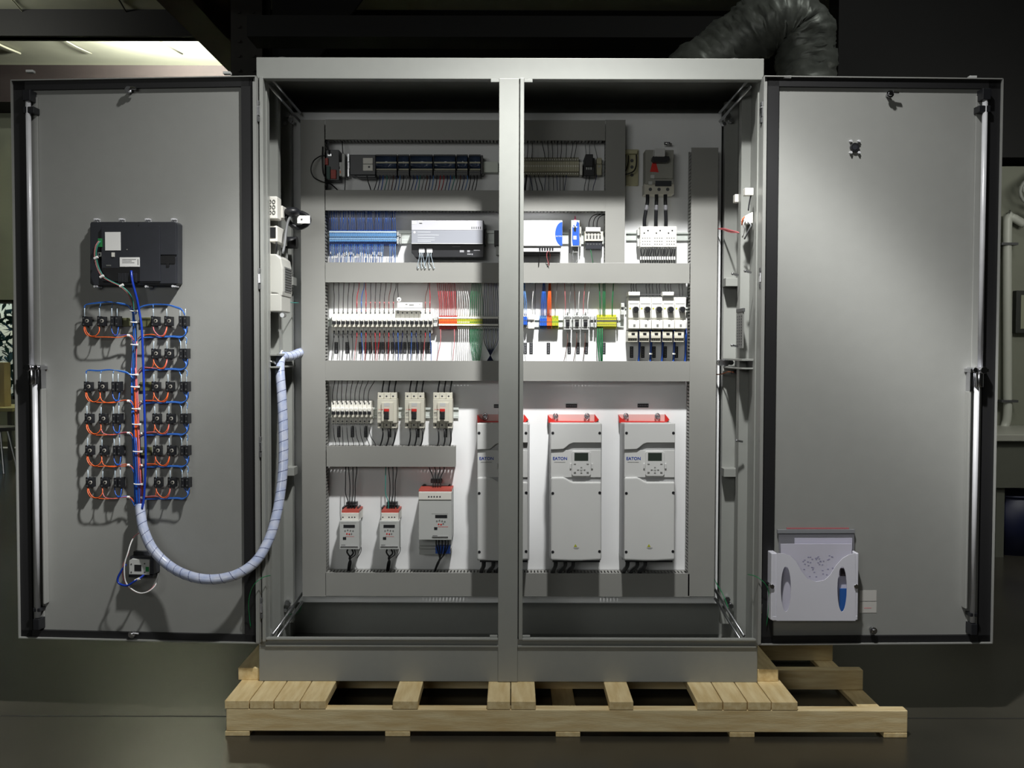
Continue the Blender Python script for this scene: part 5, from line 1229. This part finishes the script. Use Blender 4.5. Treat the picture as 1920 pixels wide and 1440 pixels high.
o=sheet([(1475,989.5),(1592,989.5),(1592,992),(1475,992)],.009,.003,mat('rose_edge',(170,100,105),.5),'folder_edge','thin red edge of a folder at the back of the white document pocket','folder')
m=M(); dbox(m,1458,993,1603,1000,.016,.006,0,1); tag(m.obj('folder_lip',mat('folder_lip_plastic',(130,132,136),.3),bevel=.0006),'grey folder lip along the top of the clear plastic folder','folder')
o=sheet([(1490,1009),(1598,1009),(1598,1150),(1490,1150)],.018,.003,mat('paper_lilac',(190,188,206),.6,noise=.04),'drawing_sheets','rear stack of white drawing sheets in the document pocket','paper')
p=sheet([(1464,1020),(1597,1020),(1597,1150),(1464,1150)],.028,.004,mat('paper_white',(196,194,208),.6,noise=.05),'drawing_sheets','front stack of printed drawing sheets in the document pocket','paper')
m=M(); r3=random.Random(4)
for i in range(46):
    a=1505+r3.uniform(0,62); b=1040+r3.uniform(0,44); 
    if ((a-1533)/34)**2+((b-1040)/46)**2<1: dbox(m,a-1.6,b-1,a+1.6,b+1,.0325,.03,0,1)
m.obj('printed_lines',mat('faint_print',(150,148,172),.6),p)
m=M(); dbox(m,1575,1104,1591,1148,.043,.036,0,1); tag(m.obj('blue_booklet',mat('blue_cover',(40,90,160),.5)),'blue booklet seen through the right oval window of the document pocket','booklet')
m=M(); dbox(m,1576,1066,1590,1080,.045,.034,0,1); tag(m.obj('dark_booklet',mat('dark_cover',(40,34,38),.5)),'dark booklet edge at the top of the right oval window','booklet')
for a,b,l in ((1107,1127,'upper'),(1128.5,1149,'lower')):
    m=M(); dbox(m,1612,a,1643.5,b,.001,0,0,1); o=m.obj('sticker',mat('grey_sticker',(192,190,186),.5,noise=.03)); tag(o,l+' of two pale rectangular stickers right of the document pocket','sticker')
m=M(); dbox(m,1620,1139,1634,1141,.0013,.001,0,1); m.obj('printed_lines',mat('faint_red_print',(200,150,150),.6),o)
# ================================================================ things on the cabinet side walls
xw=XL+.003
def sbox(m,y0,y1,z0,z1,dx0,dx1,mi=0,right=False):
    if right: m.box(XR-.003-dx1,XR-.003-dx0,y0,y1,z0,z1,mi)
    else: m.box(xw+dx0,xw+dx1,y0,y1,z0,z1,mi)
def zz(py,Y): return at(960,py,Y).z
t=thing('cabinet_light','long light-grey cabinet lamp housing on the inner left side wall','lamp housing',(xw,.14,zz(590,.1)))
m=M(); sbox(m,.05,.10,zz(588,.06),zz(372,.06),.012,.020); m.obj('back_plate',whitep,t,.002)
m=M(); 
pr=[(.0,zz(568,.09)),(.0,zz(478,.09)),(.04,zz(478,.09)),(.062,zz(486,.09)),(.070,zz(505,.09)),(.070,zz(548,.09)),(.066,zz(557,.09)),(.05,zz(556,.09)),(.044,zz(552,.09)),(.018,zz(551,.09))]
m.prism([(xw+.014+a*.75,b) for a,b in pr],.075,.22); sbox(m,.075,.21,zz(586,.09),zz(552,.09),.014,.062); m.obj('housing',mat('lamp_housing_grey',(176,176,170),.4,noise=.03),t,.004)
m=M(); sbox(m,.10,.205,zz(548,.12),zz(502,.12),.0655,.068)
for i in range(9): sbox(m,.105,.20,zz(506+i*4.8,.12),zz(504+i*4.8,.12),.067,.070,1)
m.obj('grille',[midgrey,dkgrey],t)
m=M(); c=Vector((xw+.06,.09,zz(592,.09))); m.cyl(c,c+Vector((0,.03,0)),.008,n=12); m.obj('knob',zinc,t)
t=thing('service_outlet','cream service outlet block high on the inner left side wall','outlet',(xw,.13,zz(425,.1)))
m=M(); sbox(m,.07,.13,zz(412,.08),zz(370,.08),.014,.050); sbox(m,.13,.20,zz(408,.1),zz(384,.1),.014,.055); sbox(m,.09,.24,zz(455,.1),zz(425,.1),.014,.045); m.obj('housing',whitep,t,.003)
m=M()
for i in range(3):
    for j in range(2):
        c=Vector((xw+.026+.013*j,.068,zz(380+i*10,.08))); m.tube([c+Vector((.0045*math.cos(a),0,.006*math.sin(a))) for a in [2*PI*k/10 for k in range(11)]],.0012,4,cap=False)
m.obj('outlet_marking',midgrey,t)
m=M(); sbox(m,.088,.10,zz(448,.1),zz(428,.1),.018,.040); m.obj('opening',blackp,t)
t=thing('power_plug','black power plug with a white label plugged in at the inner left side wall','plug',at(560,430,.2))
c=at(548,398,.17); m=M(); m.ball(c,.030,12,0,(1,1.1,.6)); m.tube(smoothpath([c,at(566,400,.2),at(578,408,.21),at(576,420,.2),at(560,427,.19),at(545,420,.18),at(536,405,.16)]),.009,9); m.obj('plug_body',blackp,t)
m=M(); m.pb(557,404,581,419,.17,.176); m.obj('white_label',label_w,t,.001)
m=M(); m.pb(564,410,567,413,.1695,.17); m.obj('printed_mark',dkgrey,t)
wire([(560,400,.19),(548,402,.16),(540,415,.15),(536,435,.14),(534,455,.13),(530,475,.12)],'grey','grey cord running from the black plug down to the lamp housing',None,.0045,cat='cord',n=8)
wire([(518,440,.1),(518,465,.09),(517,480,.1)],'black','black wire entering the top of the lamp housing',None,.003)
m=M(); c=at(547,455,.3); m.cyl(c+Vector((-.03,0,0)),c+Vector((.02,0,0)),.022,n=14); m.cyl(c+Vector((-.03,0,-.02)),c+Vector((-.03,0,-.075)),.016,n=12,mi=1); tag(m.obj('cable_gland',[blackp,greyp]),'dark cable gland on the inner left side wall behind the plug','cable gland')
wire([(538,566,.2),(548,567.5,.28),(560,568,.34)],'teal','short teal wire between the lamp housing and the left duct',None,.0014)
t=thing('support_strap','bright slotted metal strap on the left wall holding the spiral-wrapped loom','strap',at(515,690,.12))
m=M(); sbox(m,.05,.34,zz(668,.2),zz(664,.2),.004,.05); sbox(m,.05,.34,zz(690,.2),zz(687,.2),.004,.05); m.obj('strap_body',paint,t,.001)
m=M(); a=at(504,678,.05); m.tube([a,at(513,678,.06),at(516,682,.08)],.0035,6); m.obj('bright_tab',steel,t)
# right side
t=thing('support_strap','bright slotted metal strap on the inner right side wall','strap',at(1385,690,.12))
m=M(); sbox(m,.05,.34,zz(675,.2),zz(671,.2),.004,.05,0,True); sbox(m,.05,.34,zz(690,.2),zz(687,.2),.004,.05,0,True); sbox(m,.05,.34,zz(690,.2),zz(671,.2),.004,.008,1,True); m.obj('strap_body',[paint,dkgrey],t,.001)
m=M(); 
for px,rr_ in ((1349,.011),(1358,.013),(1368,.009)): c=at(px,680,.33); m.cyl(c,c+Vector((0,-.03,0)),rr_,n=10)
m.obj('clamp_bolt',steel,t)
wire([(1340,702,.39),(1350,702,.34),(1360,699,.30),(1366,697,.26),(1376,698,.22)],mat('copper_wire',(190,110,70),.3,.8),'short copper-coloured wire below the right strap',None,.0022)
c=at(1372,698,.24); m=M(); m.cyl(c,c+Vector((.03,-.02,0)),.008,n=10); tag(m.obj('cable_lug',blackp),'small black cable lug below the right strap','cable lug')
for (px0,py0,px1,py1,Y,nm,lab) in ((1397,352,1413,366,.05,'connector_block','bright white connector block high on the inner right side wall'),(1378,364,1393,379,.20,'connector_block','dim white connector block behind the bright one on the right wall')):
    m=M(); m.pb(px0,py0,px1,py1,Y,Y+.03); tag(m.obj(nm,whitep,bevel=.002),lab,'connector')
t=thing('wiring_device','white wiring device with loose orange and white wires on the inner right side wall','wiring device',at(1400,420,.06))
m=M(); m.pprism([(1398,404),(1412,397),(1412,418),(1400,420),(1394,412)],.06,.10); m.obj('body',whitep,t,.002)
wire([(1396,406,.06),(1392,412,.06),(1391,422,.07)],'orange',None,None,.0022,parent=t)
wire([(1398,412,.06),(1394,420,.06),(1396,430,.07),(1392,445,.09)],'white',None,None,.0025,parent=t)
wire([(1402,416,.06),(1408,422,.05),(1404,432,.06),(1396,448,.09)],'grey',None,None,.003,parent=t)
wire([(1408,366,.06),(1405,380,.06),(1403,395,.06)],'dark',None,None,.0025,parent=t)
for i in range(4):
    wire([(1345,429,.38),(1356,428+i,.33),(1368,431+i*1.5,.28),(1380,434+i*.8,.22),(1387,437,.18)],('pink','pink','brown','pink')[i],'orange and pink wire pair crossing from the right duct to the side wall','orange wires at the right duct',.0016)
t=thing('terminal_strip','narrow perforated grey strip on the inner right side wall above the strap','terminal strip',at(1393,650,.12))
m=M(); m.box(XR-.045,XR-.040,.075,.16,zz(652,.1),zz(584,.1)); m.obj('perforated_plate',midgrey,t,.001)
m=M(); m.box(XR-.046,XR-.038,.07,.17,zz(584,.1),zz(577,.1)); m.obj('dark_cap',dkgrey,t,.001)
m=M()
for i in range(11):
    for yy in (.085,.115,.145): m.box(XR-.0455,XR-.0448,yy,yy+.012,zz(592+i*5.3,.1)-.003,zz(592+i*5.3,.1)+.003)
m.obj('slot',ink,t)
for px,py,Y in ((1384,516,.14),(1408,511,.05),(1383,650,.12),(1392,828,.11)):
    c=at(px,py,Y); m=M(); m.cyl(c,c+Vector((-.022,-.01,.004)),.004,n=8); m.ball(c+Vector((-.022,-.01,.004)),.0055,8); tag(m.obj('wall_screw',steel),'small bright screw on the inner right side wall','screw','bright screws on the right side wall')
# ---------------------------------------------------------------- lights
# high-bay work lamp above and in front of the cabinet: a reflector lamp with a batwing beam
LAMP=(.05+.175*1.367,-1.367,2.14+1.07*1.367)
lo_=spot('work_lamp',LAMP,(-.339,0,-9.17),1000,124,.15,.075,(1,.995,.97))
nt=lo_.data; nt.use_nodes=True; nt=nt.node_tree
em=nt.nodes['Emission']; tc=nt.nodes.new('ShaderNodeTexCoord'); sx=nt.nodes.new('ShaderNodeSeparateXYZ')
ab=nt.nodes.new('ShaderNodeMath'); ab.operation='ABSOLUTE'; ac=nt.nodes.new('ShaderNodeMath'); ac.operation='ARCCOSINE'
dv=nt.nodes.new('ShaderNodeMath'); dv.operation='DIVIDE'; dv.inputs[1].default_value=math.radians(62)
rp=nt.nodes.new('ShaderNodeValToRGB'); rp.color_ramp.interpolation='B_SPLINE'
prof=[(0,.12),(14,.16),(18,.25),(22,.36),(25.5,.40),(29,.48),(32,.82),(35,.94),(38,.33),(42,.26),(47,.18),(54,.05),(62,0)]
cr=rp.color_ramp
while len(cr.elements)>1: cr.elements.remove(cr.elements[0])
cr.elements[0].position=0; cr.elements[0].color=(prof[0][1],)*3+(1,)
for a_,v_ in prof[1:]:
    e_=cr.elements.new(a_/62); e_.color=(v_,)*3+(1,)
nt.links.new(tc.outputs['Normal'],sx.inputs[0]); nt.links.new(sx.outputs['Z'],ab.inputs[0]); nt.links.new(ab.outputs[0],ac.inputs[0]); nt.links.new(ac.outputs[0],dv.inputs[0]); nt.links.new(dv.outputs[0],rp.inputs[0]); nt.links.new(rp.outputs[0],em.inputs['Strength'])
spot('centre_boost_spot',LAMP,(.035,.2,1.31),320,12,1.0,.075,(1,.995,.97))  # second spot added at the lamp to brighten the panel centre
area('room_fill',(-1.6,-5.4,2.2),(.2,0,.9),36,2.4,1.0,(.99,1,.96))  # unseen fill added in front to lift the shaded panel and pallet
w=bpy.data.worlds.new('world'); scene.world=w; w.use_nodes=True
bg=w.node_tree.nodes['Background']; sk=w.node_tree.nodes.new('ShaderNodeTexSky'); sk.sky_type='NISHITA'; sk.sun_elevation=math.radians(40); sk.sun_rotation=math.radians(200); sk.sun_disc=False
w.node_tree.links.new(sk.outputs[0],bg.inputs[0]); bg.inputs[1].default_value=.12
scene.view_settings.view_transform='Standard'; scene.view_settings.look='None'; scene.view_settings.gamma=1; scene.view_settings.exposure=0
scene.view_settings.use_curve_mapping=False
scene.render.film_transparent=False
scene.cycles.max_bounces=8; scene.cycles.diffuse_bounces=4
try: scene.cycles.use_denoising=True
except Exception: pass
